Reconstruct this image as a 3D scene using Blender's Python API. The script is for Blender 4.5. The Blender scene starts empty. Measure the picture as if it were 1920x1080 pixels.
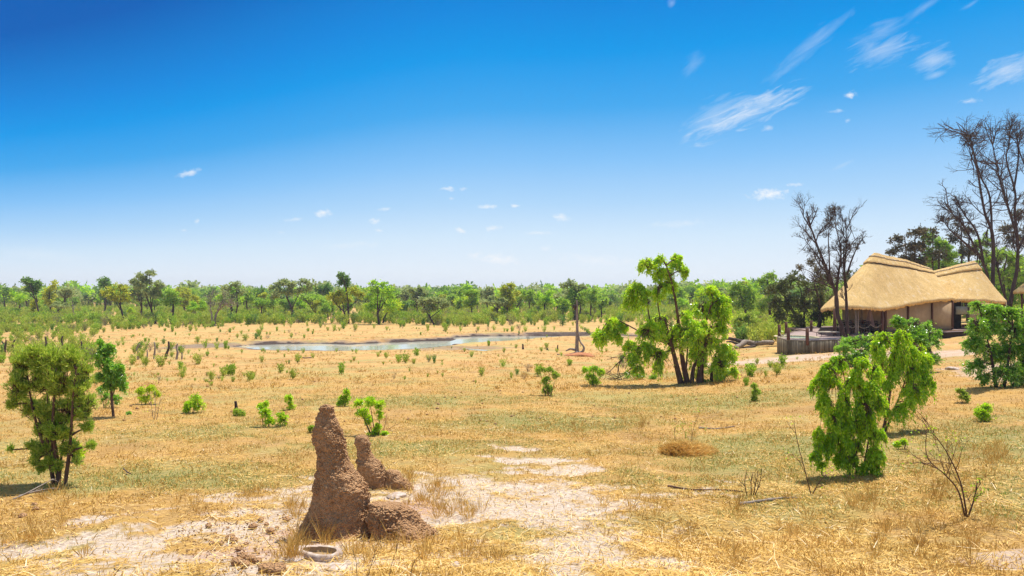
import bpy, math, random
import numpy as np
R = math.radians
sc = bpy.context.scene
COL = sc.collection

# ------------------------------------------------------------------ camera, sky, sun, exposure
FPX = 1251.0                      # focal length in photograph pixels (1920 wide)
CZ = 7.0                          # eye height above the plain
HY = 545.0                        # horizon row
camd = bpy.data.cameras.new('camera'); cam = bpy.data.objects.new('camera', camd); COL.objects.link(cam)
cam.location = (0, 0, CZ); cam.rotation_euler = (R(90) + math.atan(5 / FPX), 0, 0)
camd.lens = 36 * FPX / 1920; camd.clip_start = 0.1; camd.clip_end = 8000
sc.camera = cam
sc.view_settings.view_transform = 'Standard'; sc.view_settings.look = 'None'
sc.view_settings.exposure = 0.45; sc.view_settings.gamma = 1
EXPO = 2 ** 0.45
SUN = np.array((0.25, 0.26, 0.93)); SUN /= np.linalg.norm(SUN)
sl = bpy.data.lights.new('sun', 'SUN'); so = bpy.data.objects.new('sun', sl); COL.objects.link(so)
sl.energy = 4.6; sl.angle = R(0.55); sl.color = (1.0, 0.955, 0.88)
sel = math.asin(SUN[2]); saz = math.atan2(SUN[0], SUN[1])
so.rotation_euler = (math.acos(SUN[2]), 0, math.atan2(SUN[1], SUN[0]) + R(90))
sc.render.engine = 'CYCLES'
sc.cycles.max_bounces = 8; sc.cycles.diffuse_bounces = 5; sc.cycles.transmission_bounces = 6; sc.cycles.transparent_max_bounces = 8
sc.cycles.use_denoising = True

world = bpy.data.worlds.new("World"); sc.world = world; world.use_nodes = True
wt = world.node_tree; wn = wt.nodes; wl = wt.links
for n in list(wn): wn.remove(n)
def W(t, **k):
    n = wn.new(t)
    for a, b in k.items(): setattr(n, a, b)
    return n
def WM(op, a, b=None, clamp=False):
    n = W('ShaderNodeMath', operation=op); n.use_clamp = clamp
    for i, v in enumerate((a, b)):
        if v is None: continue
        if isinstance(v, (int, float)): n.inputs[i].default_value = v
        else: wl.new(v, n.inputs[i])
    return n.outputs[0]
wout = W('ShaderNodeOutputWorld'); wbg = W('ShaderNodeBackground'); wl.new(wbg.outputs[0], wout.inputs[0])
sky = W('ShaderNodeTexSky', sky_type='NISHITA'); sky.sun_disc = False; sky.sun_elevation = sel; sky.sun_rotation = saz
geo = W('ShaderNodeTexCoord'); sep = W('ShaderNodeSeparateXYZ'); wl.new(geo.outputs['Generated'], sep.inputs[0])
xn = WM('MINIMUM', sep.outputs[0], 0.0)
el = WM('MULTIPLY', sep.outputs[2], WM('ADD', WM('MULTIPLY', WM('MULTIPLY', xn, xn), 2.3), 1.0))
ramp = W('ShaderNodeValToRGB'); cr = ramp.color_ramp; wl.new(el, ramp.inputs[0])
stops = [(0.0, (.92, .95, 1.0)), (.03, (.86, .92, 1.0)), (.08, (.69, .84, .99)), (.13, (.46, .70, .97)), (.19, (.25, .56, .95)), (.263, (.058, .40, .87)),
         (.335, (.0, .32, .83)), (.39, (0, .25, .75)), (.52, (0, .112, .48)), (.68, (0, .10, .44)), (1, (.60, .66, .72))]
while len(cr.elements) < len(stops): cr.elements.new(0.5)
for e, (p, c) in zip(cr.elements, stops):
    e.position = p; e.color = (c[0] / EXPO, c[1] / EXPO, c[2] / EXPO, 1)
mul = W('ShaderNodeVectorMath', operation='SCALE'); wl.new(sky.outputs[0], mul.inputs[0]); mul.inputs['Scale'].default_value = 0.1
tint = W('ShaderNodeVectorMath', operation='MULTIPLY'); wl.new(mul.outputs[0], tint.inputs[0]); tint.inputs[1].default_value = (.15, .8, 1.2)
mixs = W('ShaderNodeMix', data_type='RGBA'); mixs.inputs[0].default_value = 0.95
wl.new(tint.outputs[0], mixs.inputs[6]); wl.new(ramp.outputs[0], mixs.inputs[7])
# clouds live in the sky by direction: (x/y, z/y) in the half of the sky ahead
ysafe = WM('MAXIMUM', sep.outputs[1], 0.05)
comb = W('ShaderNodeCombineXYZ'); wl.new(WM('DIVIDE', sep.outputs[0], ysafe), comb.inputs[0]); wl.new(WM('DIVIDE', sep.outputs[2], ysafe), comb.inputs[1])
def wnoise(scale, detail, rough, rot=0, sx=1, sy=1, dist=0.0):
    m = W('ShaderNodeMapping'); m.inputs['Rotation'].default_value = (0, 0, -rot); m.inputs['Scale'].default_value = (sx, sy, 1)
    m.vector_type = 'POINT'; wl.new(comb.outputs[0], m.inputs[0])
    n = W('ShaderNodeTexNoise'); n.inputs['Scale'].default_value = scale; n.inputs['Detail'].default_value = detail
    n.inputs['Roughness'].default_value = rough; n.inputs['Distortion'].default_value = dist; wl.new(m.outputs[0], n.inputs[0]); return n.outputs[0]
puff = wnoise(95, 6, .65, 0, 1, 1.5, .4)
# rotate first, then stretch: two mappings
def streak(rot):
    m = W('ShaderNodeMapping'); m.inputs['Rotation'].default_value = (0, 0, -rot); wl.new(comb.outputs[0], m.inputs[0])
    m2 = W('ShaderNodeMapping'); m2.inputs['Scale'].default_value = (5, 26, 1); wl.new(m.outputs[0], m2.inputs[0])
    n = W('ShaderNodeTexNoise'); n.inputs['Scale'].default_value = 3.2; n.inputs['Detail'].default_value = 7
    n.inputs['Roughness'].default_value = .62; n.inputs['Distortion'].default_value = 1.1; wl.new(m2.outputs[0], n.inputs[0]); return n.outputs[0]
st = streak(R(24)); st2 = streak(R(38))
def cloud(px, py, lx, ly, rot, noise, amt, gain=1.0, soft=1.0):
    m = W('ShaderNodeMapping'); m.vector_type = 'TEXTURE'
    m.inputs['Location'].default_value = ((px - 960) / FPX, (HY - py) / FPX, 0); m.inputs['Rotation'].default_value = (0, 0, R(rot))
    m.inputs['Scale'].default_value = (lx / FPX, ly / FPX, 1); wl.new(comb.outputs[0], m.inputs[0])
    l = W('ShaderNodeVectorMath', operation='LENGTH'); wl.new(m.outputs[0], l.inputs[0])
    base = WM('SUBTRACT', 1.0, l.outputs['Value'])
    v = WM('ADD', base, WM('MULTIPLY', WM('SUBTRACT', noise, 0.5), amt))
    return WM('MINIMUM', WM('MAXIMUM', WM('MULTIPLY', v, soft * gain), 0.0), gain)
CL = [(1385, 215, 125, 24, 24, st, 8.5, .8), (1440, 190, 85, 22, 12, st, 8, .85), (1345, 215, 75, 30, 30, st, 6.0, .42), (1530, 75, 80, 16, 38, st2, 6.5, .28), (1500, 110, 90, 10, 35, st2, 6, .22),
      (1660, 92, 70, 30, 18, st, 6.5, .5), (1650, 62, 50, 26, 28, st, 6, .3), (1750, 112, 42, 26, 14, st, 6, .5), (1755, 140, 22, 8, 20, st, 4, .4), (1892, 132, 62, 26, 22, st, 6, .72),
      (1930, 105, 60, 16, 42, st2, 6, .4), (1735, 12, 55, 8, 32, st2, 5, .25), (1820, 8, 26, 5, 30, st2, 4, .25), (1300, 120, 32, 16, 55, st2, 6, .2), (1260, 5, 10, 8, 60, st2, 4, .35),
      (1595, 177, 12, 8, 20, puff, 3, .8), (1568, 208, 17, 4, 5, puff, 3, .45), (1590, 226, 7, 4, 20, puff, 3, .35), (1820, 189, 22, 5, 5, puff, 3, .4), (1440, 240, 12, 6, 20, puff, 3, .35),
      (352, 325, 25, 7, 14, puff, 3.2, .75), (1443, 364, 40, 11, 2, puff, 3.4, .95), (1490, 346, 16, 4, 5, puff, 3, .6), (606, 400, 19, 8, 4, puff, 3, .95), (725, 392, 16, 4, 5, puff, 3, .7), (703, 415, 11, 6, 0, puff, 2.6, .9),
      (710, 432, 8, 4, 0, puff, 3, .6), (840, 354, 17, 5, 0, puff, 3, .7), (869, 354, 10, 4, 10, puff, 3, .4), (846, 372, 7, 3, 0, puff, 3, .5), (915, 387, 21, 5, 0, puff, 3, .7), (965, 386, 10, 4, 0, puff, 3, .8),
      (863, 431, 11, 6, -20, puff, 3, .85), (925, 428, 16, 6, 10, puff, 3, .7), (1052, 408, 19, 8, -15, puff, 3, .7), (548, 412, 18, 4, 5, puff, 3, .5), (370, 414, 7, 5, 60, puff, 3, .55), (345, 432, 7, 3, 0, puff, 3, .4),
      (527, 436, 8, 3, 0, puff, 3, .4), (935, 486, 44, 11, -6, puff, 3.4, .85), (890, 479, 12, 8, 10, puff, 3, .7), (1023, 466, 12, 6, 10, puff, 3, .5), (1120, 488, 90, 12, -4, puff, 3.4, .4), (80, 478, 110, 14, -6, st, 4, .25),
      (1010, 437, 30, 4, 0, puff, 3, .4), (1270, 420, 60, 8, 4, puff, 3.4, .3), (660, 460, 60, 8, 4, puff, 3.6, .25), (1580, 310, 30, 5, 25, st, 3, .3)]
acc = None
for c in CL:
    v = cloud(*c[:6], c[6] * (.85 if c[5] is puff else .42), c[7] * (1.1 if c[5] is puff else .95), .9 if c[5] is puff else .62)
    acc = v if acc is None else WM('MAXIMUM', acc, v)
front = WM('GREATER_THAN', sep.outputs[1], 0.06)
acc = WM('MULTIPLY', acc, front)
mixc = W('ShaderNodeMix', data_type='RGBA'); wl.new(acc, mixc.inputs[0]); wl.new(mixs.outputs[2], mixc.inputs[6])
mixc.inputs[7].default_value = (.93 / EXPO, .96 / EXPO, 1.0 / EXPO, 1)
wl.new(mixc.outputs[2], wbg.inputs[0]); wbg.inputs[1].default_value = 1.0
world.cycles.sampling_method = 'MANUAL'; world.cycles.sample_map_resolution = 256

# ------------------------------------------------------------------ helpers
rng = np.random.default_rng(11)
def hsh(i, j, k, s):
    n = (i.astype(np.int64) * 73856093) ^ (j.astype(np.int64) * 19349663) ^ (k.astype(np.int64) * 83492791) ^ (s * 2654435)
    n = (n ^ (n >> 13)) * 1274126177 & 0x7fffffff
    n = (n ^ (n >> 16)) * 668265263 & 0x7fffffff
    return ((n ^ (n >> 15)) & 0xffffff) / float(0xffffff)
def vn(x, y, z=None, s=0):
    x = np.asarray(x, float); y = np.asarray(y, float)
    z = np.zeros_like(x) if z is None else np.asarray(z, float)
    i = np.floor(x); j = np.floor(y); k = np.floor(z)
    fx = x - i; fy = y - j; fz = z - k
    fx = fx * fx * (3 - 2 * fx); fy = fy * fy * (3 - 2 * fy); fz = fz * fz * (3 - 2 * fz)
    r = 0
    for a in (0, 1):
        for b in (0, 1):
            for c in (0, 1):
                r = r + hsh(i + a, j + b, k + c, s) * (fx if a else 1 - fx) * (fy if b else 1 - fy) * (fz if c else 1 - fz)
    return r * 2 - 1
def fbm(x, y, z=None, o=4, s=0, g=.5):
    r = 0; a = 1; t = 0
    for q in range(o):
        f = 2.03 ** q
        r = r + a * vn(np.asarray(x) * f, np.asarray(y) * f, None if z is None else np.asarray(z) * f, s + q); t += a; a *= g
    return r / t
def sstep(a, b, x):
    t = np.clip((x - a) / (b - a), 0, 1); return t * t * (3 - 2 * t)

class G:
    """collects one mesh"""
    def __init__(s): s.V = []; s.Q = []; s.T = []; s.n = 0
    def add(s, V, Q=None, T=None):
        V = np.asarray(V, float).reshape(-1, 3)
        if Q is not None and len(Q): s.Q.append(np.asarray(Q, np.int64).reshape(-1, 4) + s.n)
        if T is not None and len(T): s.T.append(np.asarray(T, np.int64).reshape(-1, 3) + s.n)
        s.V.append(V); s.n += len(V); return s
    def merge(s, o, M=None, t=(0, 0, 0)):
        V, Q, T = o.arr(); V = V if M is None else V @ np.asarray(M).T
        return s.add(V + np.asarray(t), Q, T)
    def arr(s):
        V = np.concatenate(s.V) if s.V else np.zeros((0, 3))
        Q = np.concatenate(s.Q) if s.Q else np.zeros((0, 4), np.int64)
        T = np.concatenate(s.T) if s.T else np.zeros((0, 3), np.int64)
        return V, Q, T
    def mesh(s, name, mat=None, smooth=False):
        V, Q, T = s.arr(); me = bpy.data.meshes.new(name)
        me.vertices.add(len(V)); me.vertices.foreach_set('co', V.astype(np.float32).ravel())
        me.loops.add(Q.size + T.size); me.loops.foreach_set('vertex_index', np.concatenate((Q.ravel(), T.ravel())).astype(np.int32))
        me.polygons.add(len(Q) + len(T))
        ls = np.concatenate((np.arange(len(Q)) * 4, Q.size + np.arange(len(T)) * 3)).astype(np.int32)
        me.polygons.foreach_set('loop_start', ls)
        if smooth: me.polygons.foreach_set('use_smooth', np.ones(len(Q) + len(T), bool))
        me.update(calc_edges=True); me.validate()
        if mat: me.materials.append(mat)
        return me
    def obj(s, name, mat=None, parent=None, smooth=False, loc=(0, 0, 0)):
        return link(name, s.mesh(name, mat, smooth), parent, loc)
    def box(s, c, d, rz=0, M=None):
        v = np.array([(x, y, z) for x in (-.5, .5) for y in (-.5, .5) for z in (-.5, .5)]) * np.asarray(d)
        ca, sa = math.cos(rz), math.sin(rz)
        v = v @ np.array(((ca, sa, 0), (-sa, ca, 0), (0, 0, 1)))
        return s.add(v + np.asarray(c), [(0, 1, 3, 2), (4, 6, 7, 5), (0, 4, 5, 1), (2, 3, 7, 6), (0, 2, 6, 4), (1, 5, 7, 3)])
    def beam(s, a, b, w, h=None):
        a = np.asarray(a, float); b = np.asarray(b, float); return s.tube([a, b], [w / 2 * 1.3] * 2, 4, cap=True, ph=math.pi / 4)
    def tube(s, P, r, sides=6, cap=True, ph=0, wob=0):
        P = np.asarray(P, float); n = len(P); r = np.broadcast_to(np.asarray(r, float), (n,))
        T = np.gradient(P, axis=0); T /= np.linalg.norm(T, axis=1)[:, None] + 1e-9
        u = np.cross(T[0], (0, 0, 1.)) if abs(T[0][2]) < .9 else np.cross(T[0], (1., 0, 0)); u /= np.linalg.norm(u)
        a = np.arange(sides) * 2 * math.pi / sides + ph; V = []
        for i in range(n):
            u = u - T[i] * (u @ T[i]); u /= np.linalg.norm(u) + 1e-9; w = np.cross(T[i], u)
            rr = r[i] * (1 + wob * np.sin(a * 3 + i * .8))[:, None] if wob else r[i]
            V.append(P[i] + rr * (np.cos(a)[:, None] * u + np.sin(a)[:, None] * w))
        k = np.arange(sides); k2 = (k + 1) % sides; Q = []
        for i in range(n - 1): Q.append(np.stack((i * sides + k, i * sides + k2, (i + 1) * sides + k2, (i + 1) * sides + k), 1))
        V = np.concatenate(V); Tt = []
        if cap:
            V = np.concatenate((V, P[:1], P[-1:])); c0 = n * sides
            Tt = [(c0, k2[i], k[i]) for i in range(sides)] + [(c0 + 1, (n - 1) * sides + k[i], (n - 1) * sides + k2[i]) for i in range(sides)]
        return s.add(V, np.concatenate(Q), Tt)
def link(name, data, parent=None, loc=(0, 0, 0)):
    o = bpy.data.objects.new(name, data); COL.objects.link(o); o.location = loc
    if parent: o.parent = parent
    return o
def tag(o, label=None, cat=None, group=None, kind=None):
    if label: o['label'] = label
    if cat: o['category'] = cat
    if group: o['group'] = group
    if kind: o['kind'] = kind
    return o
def thing(name, loc, label, cat, group=None, rz=0):
    o = link(name, None, None, loc); o.rotation_euler = (0, 0, rz); return tag(o, label, cat, group)
def curve(pts, n=None):
    """Catmull-Rom through pts"""
    P = np.asarray(pts, float); m = len(P)
    if m < 3: t = np.linspace(0, 1, n or 4)[:, None]; return P[0] * (1 - t) + P[-1] * t
    n = n or m * 4; E = np.vstack((2 * P[0] - P[1], P, 2 * P[-1] - P[-2])); out = []
    for t in np.linspace(0, m - 1 - 1e-6, n):
        i = int(t); f = t - i; a, b, c, d = E[i:i + 4]
        out.append(.5 * ((2 * b) + (c - a) * f + (2 * a - 5 * b + 4 * c - d) * f * f + (3 * b - a - 3 * c + d) * f ** 3))
    return np.array(out)

# materials ---------------------------------------------------------
def newmat(name):
    m = bpy.data.materials.new(name); m.use_nodes = True; nt = m.node_tree; b = nt.nodes['Principled BSDF']
    b.inputs['Roughness'].default_value = .85
    b.inputs['Specular IOR Level'].default_value = .25
    return m, nt, b
def nd(nt, t, ins=None, **k):
    n = nt.nodes.new(t)
    for a, b in k.items(): setattr(n, a, b)
    for a, b in (ins or {}).items():
        if isinstance(b, bpy.types.NodeSocket): nt.links.new(b, n.inputs[a])
        else: n.inputs[a].default_value = b
    return n
def rampn(nt, fac, stops):
    n = nd(nt, 'ShaderNodeValToRGB', {0: fac}); c = n.color_ramp
    while len(c.elements) < len(stops): c.elements.new(.5)
    for e, (p, k) in zip(c.elements, stops): e.position = p; e.color = (*k, 1)
    return n.outputs[0]
def mixn(nt, f, a, b, bt='MIX'):
    n = nd(nt, 'ShaderNodeMix', data_type='RGBA', blend_type=bt)
    for i, v in ((0, f), (6, a), (7, b)):
        if isinstance(v, bpy.types.NodeSocket): nt.links.new(v, n.inputs[i])
        else: n.inputs[i].default_value = v if i == 0 else (*v, 1)
    return n.outputs[2]
def noisen(nt, vec, scale, detail=4, rough=.55, dist=0):
    return nd(nt, 'ShaderNodeTexNoise', {'Vector': vec, 'Scale': scale, 'Detail': detail, 'Roughness': rough, 'Distortion': dist}).outputs[0]
def objvec(nt, scale=None):
    o = nd(nt, 'ShaderNodeTexCoord').outputs['Object']
    if scale: o = nd(nt, 'ShaderNodeMapping', {0: o, 'Scale': scale}).outputs[0]
    return o
def bumpn(nt, b, h, strength=.5, dist=.02):
    n = nd(nt, 'ShaderNodeBump', {'Height': h, 'Strength': strength, 'Distance': dist}); nt.links.new(n.outputs[0], b.inputs['Normal'])
def mat_simple(name, c1, c2, scale=6, rough=.85, stretch=None, bump=.4, bd=.02):
    m, nt, b = newmat(name); v = objvec(nt, stretch); f = noisen(nt, v, scale, 6, .6)
    nt.links.new(rampn(nt, f, [(.3, c1), (.7, c2)]), b.inputs['Base Color']); b.inputs['Roughness'].default_value = rough
    bumpn(nt, b, f, bump, bd); return m
def mat_leaf(name, cols, trans=.35, spread=1.0, rough=.4, patch=1.2, spec=.15, tc=(.55, .92, .02), rnd=.55):
    """cols: dark, mid, light; one leaf one colour, clumps drift between them"""
    m, nt, b = newmat(name); g = nd(nt, 'ShaderNodeNewGeometry'); oi = nd(nt, 'ShaderNodeObjectInfo')
    n = noisen(nt, nd(nt, 'ShaderNodeTexCoord').outputs['Object'], patch, 3, .6)
    f = nd(nt, 'ShaderNodeMath', {0: g.outputs['Random Per Island'], 1: rnd, 2: .145 - rnd / 2}, operation='MULTIPLY_ADD').outputs[0]
    f2 = nd(nt, 'ShaderNodeMath', {0: n, 1: .75, 2: f}, operation='MULTIPLY_ADD').outputs[0]
    f3 = nd(nt, 'ShaderNodeMath', {0: oi.outputs['Random'], 1: .18 * spread, 2: f2}, operation='MULTIPLY_ADD').outputs[0]
    col = rampn(nt, f3, [(.22, cols[0]), (.60, cols[1]), (.95, cols[2])])
    nt.links.new(col, b.inputs['Base Color']); b.inputs['Roughness'].default_value = rough; b.inputs['Specular IOR Level'].default_value = spec
    tr = nd(nt, 'ShaderNodeBsdfTranslucent'); tcl = mixn(nt, .55, col, tc, 'MIX'); nt.links.new(tcl, tr.inputs[0])
    if trans > 0:
        mx = nd(nt, 'ShaderNodeMixShader', {0: trans}); nt.links.new(b.outputs[0], mx.inputs[1]); nt.links.new(tr.outputs[0], mx.inputs[2])
        nt.links.new(mx.outputs[0], nt.nodes['Material Output'].inputs[0])
    return m
L_bright = mat_leaf('leaf_bright', ((.09, .24, .004), (.42, .74, .010), (.97, .99, .08)), 0.52, spec=.7, rnd=.7, rough=.3, tc=(.7, 1.0, .02))
L_lush = mat_leaf('leaf_lush', ((.04, .15, .012), (.20, .49, .03), (.66, .84, .20)), 0.42, spec=.8, rnd=.75, rough=.3)
L_lime = mat_leaf('leaf_lime', ((.38, .55, .02), (.66, .74, .03), (.86, .86, .08)), 0.42)
L_olive = mat_leaf('leaf_olive', ((.12, .24, .02), (.37, .53, .05), (.74, .80, .18)), 0.4, tc=(.62, .80, .05), rnd=.7)
L_scrub = mat_leaf('leaf_scrub', ((.16, .22, .03), (.38, .46, .06), (.66, .70, .14)), 0.38, patch=.8, tc=(.65, .78, .08))
L_scrubgreen = mat_leaf('leaf_scrub_green', ((.12, .23, .02), (.30, .47, .04), (.58, .70, .10)), .38, patch=.8, tc=(.55, .8, .05))
L_tree = mat_leaf('leaf_tree', ((.10, .23, .03), (.27, .47, .05), (.54, .68, .11)), 0.42, patch=.4, tc=(.6, .85, .05))
L_treebright = mat_leaf('leaf_tree_bright', ((.16, .34, .02), (.38, .64, .03), (.66, .82, .07)), 0.46, patch=.4, tc=(.65, .95, .04))
L_treedark = mat_leaf('leaf_tree_dark', ((.06, .15, .03), (.15, .30, .06), (.32, .45, .11)), 0.34, patch=.4, tc=(.35, .6, .06))
L_treegrey = mat_leaf('leaf_tree_grey', ((.18, .22, .08), (.36, .43, .15), (.58, .62, .28)), 0.38, patch=.4, tc=(.6, .7, .2))
L_treegold = mat_leaf('leaf_tree_gold', ((.22, .28, .02), (.45, .50, .04), (.70, .68, .10)), 0.42, patch=.4, tc=(.8, .85, .05))
L_brown = mat_leaf('leaf_brown', ((.07, .075, .03), (.15, .12, .06), (.28, .20, .10)), 0.18, patch=.5, tc=(.35, .3, .1))
L_dusk = mat_leaf('leaf_dusk', ((.06, .09, .03), (.15, .18, .06), (.30, .30, .13)), .22, patch=.5, tc=(.35, .4, .1))
L_twiggrey = mat_leaf('leaf_dead', ((.16, .13, .10), (.26, .20, .15), (.38, .30, .22)), 0.05, tc=(.3, .25, .18))
L_straw = mat_leaf('leaf_straw', ((.33, .18, .04), (.64, .385, .085), (.95, .68, .25)), 0.2, rough=.7, patch=.9, tc=(.7, .48, .15))
L_stalk = mat_leaf('leaf_stalk', ((.62, .38, .13), (.85, .62, .30), (.95, .82, .55)), .1, tc=(.8, .6, .3))
bark = mat_simple('bark', (.045, .03, .022), (.14, .10, .075), 9, .9, (1, 1, .3), .7, .03)
bark_red = mat_simple('bark_red', (.06, .03, .02), (.20, .11, .07), 9, .9, (1, 1, .3), .7, .03)
bark_dark = mat_simple('bark_dark', (.035, .020, .018), (.11, .065, .055), 6, .9, (1, 1, .3), .6, .03)
bark_pale = mat_simple('bark_pale', (.16, .12, .09), (.40, .33, .27), 7, .9, (1, 1, .3), .7, .03)

# ------------------------------------------------------------------ terrain
hd = [0, 4, 7.5, 10, 14, 20, 30, 40, 50, 60, 75, 90, 140, 220, 400, 900, 6000]
hz = [-1.9, -2.6, -3.2, -3.66, -3.93, -4.2, -4.5, -4.95, -5.5, -6.05, -6.75, -6.9, -7.0, -7.0, -6.6, -5.5, -4.0]
pond_px = [(448, 650), (480, 654), (520, 656), (572, 657), (650, 657), (720, 656), (790, 653), (832, 649), (850, 645), (885, 644), (940, 642), (985, 638), (1010, 636),
           (1060, 633), (1090, 632), (1085, 630.5), (1010, 630.5), (940, 630.5), (885, 631.5), (855, 633), (856, 636), (846, 639), (780, 641), (700, 644), (650, 646.5), (628, 645.5), (600, 644.5), (540, 645), (480, 647)]
PW = -6.9
pond = np.array([((x - 960) / FPX * (-PW * FPX / (y - HY)), -PW * FPX / (y - HY)) for x, y in pond_px])
pond2 = np.array([((x - 960) / FPX * (-PW * FPX / (y - HY)), -PW * FPX / (y - HY)) for x, y in [(868, 656), (900, 657.6), (925, 660.5), (905, 660.5), (882, 658.6)]])
def sdpoly(x, y, P):
    x = np.asarray(x, float); y = np.asarray(y, float); d = np.full(x.shape, 1e9); ins = np.zeros(x.shape, bool); n = len(P)
    for i in range(n):
        a = P[i]; b = P[(i + 1) % n]; e = b - a; wx = x - a[0]; wy = y - a[1]
        t = np.clip((wx * e[0] + wy * e[1]) / (e @ e), 0, 1); d = np.minimum(d, np.hypot(wx - e[0] * t, wy - e[1] * t))
        c = ((a[1] <= y) & (b[1] > y)) | ((b[1] <= y) & (a[1] > y))
        ins ^= c & (x < a[0] + (y - a[1]) / (b[1] - a[1] + 1e-12) * e[0])
    return np.where(ins, -d, d)
def terr(x, y):
    x = np.asarray(x, float); y = np.asarray(y, float)
    r = np.sqrt((0.55 * x) ** 2 + np.maximum(y, 0.25 * np.abs(y)) ** 2)
    h = np.interp(r, hd, hz)
    u = x - 0.2 * y; rise = 0.085 * np.log1p(np.exp(np.clip((u - 1.5) / 1.2, -30, 30))) * 1.2
    h = h + 3.6 * np.tanh(rise / 3.6) * sstep(4, 9, r)
    near = 1 - sstep(60, 110, r)
    h = h + fbm(x * .35, y * .35, o=3, s=3) * .09 * sstep(5, 9, r) * (.3 + .7 * near) + fbm(x * 1.7, y * 1.7, o=3, s=9) * .025 * near
    h = h + fbm(x * .03, y * .03, o=2, s=21) * .35 * sstep(120, 200, r)
    m = (r > 55) & (r < 135)
    if np.any(m):
        xm, ym = x[m], y[m]; hm = h[m]; wob = fbm(xm * .6, ym * .6, o=3, s=33) * .7
        s = sdpoly(xm, ym, pond) + wob - .5
        far = sstep(-2, 6, ym - np.interp(xm, [-50, -30, 0, 12], [83, 80, 84, 97]))      # steeper bank on the far side
        bank = PW + .06 + .30 * sstep(.0, .9, s) * far + .15 * sstep(0, 4, s)
        w = sstep(9, 1.0, s) if False else 1 - sstep(1.0, 10, s)
        hm = hm * (1 - w) + bank * w; hm = np.where(s < 0, PW - .35 * sstep(0, -1.2, s) if False else PW + .06 - .5 * sstep(0, 1.0, -s), hm)
        s2 = sdpoly(xm, ym, pond2) + wob * .3
        hm = hm - .0 ; hm = np.where(s2 < 1.5, np.minimum(hm, PW + .02 + .14 * sstep(-.5, 1.5, s2)) if False else hm, hm)
        h = h.copy(); h[m] = hm
    return h + CZ
def th(x, y): return float(terr(np.array([x]), np.array([y]))[0])
def gp(px, py):
    """where the sight line through that picture point meets the ground"""
    ys = np.concatenate((np.arange(5, 140, .1), np.arange(140, 900, 1.0))); u = (px - 960) / FPX; v = (HY - py) / FPX
    g = terr(u * ys, ys) - (CZ + v * ys); i = int(np.argmax(g > 0)) if np.any(g > 0) else len(ys) - 1
    y = ys[i]; return np.array((u * y, y, th(u * y, y)))
def at(px, py, y): return np.array(((px - 960) / FPX * y, y, CZ + (HY - py) / FPX * y))

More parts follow.
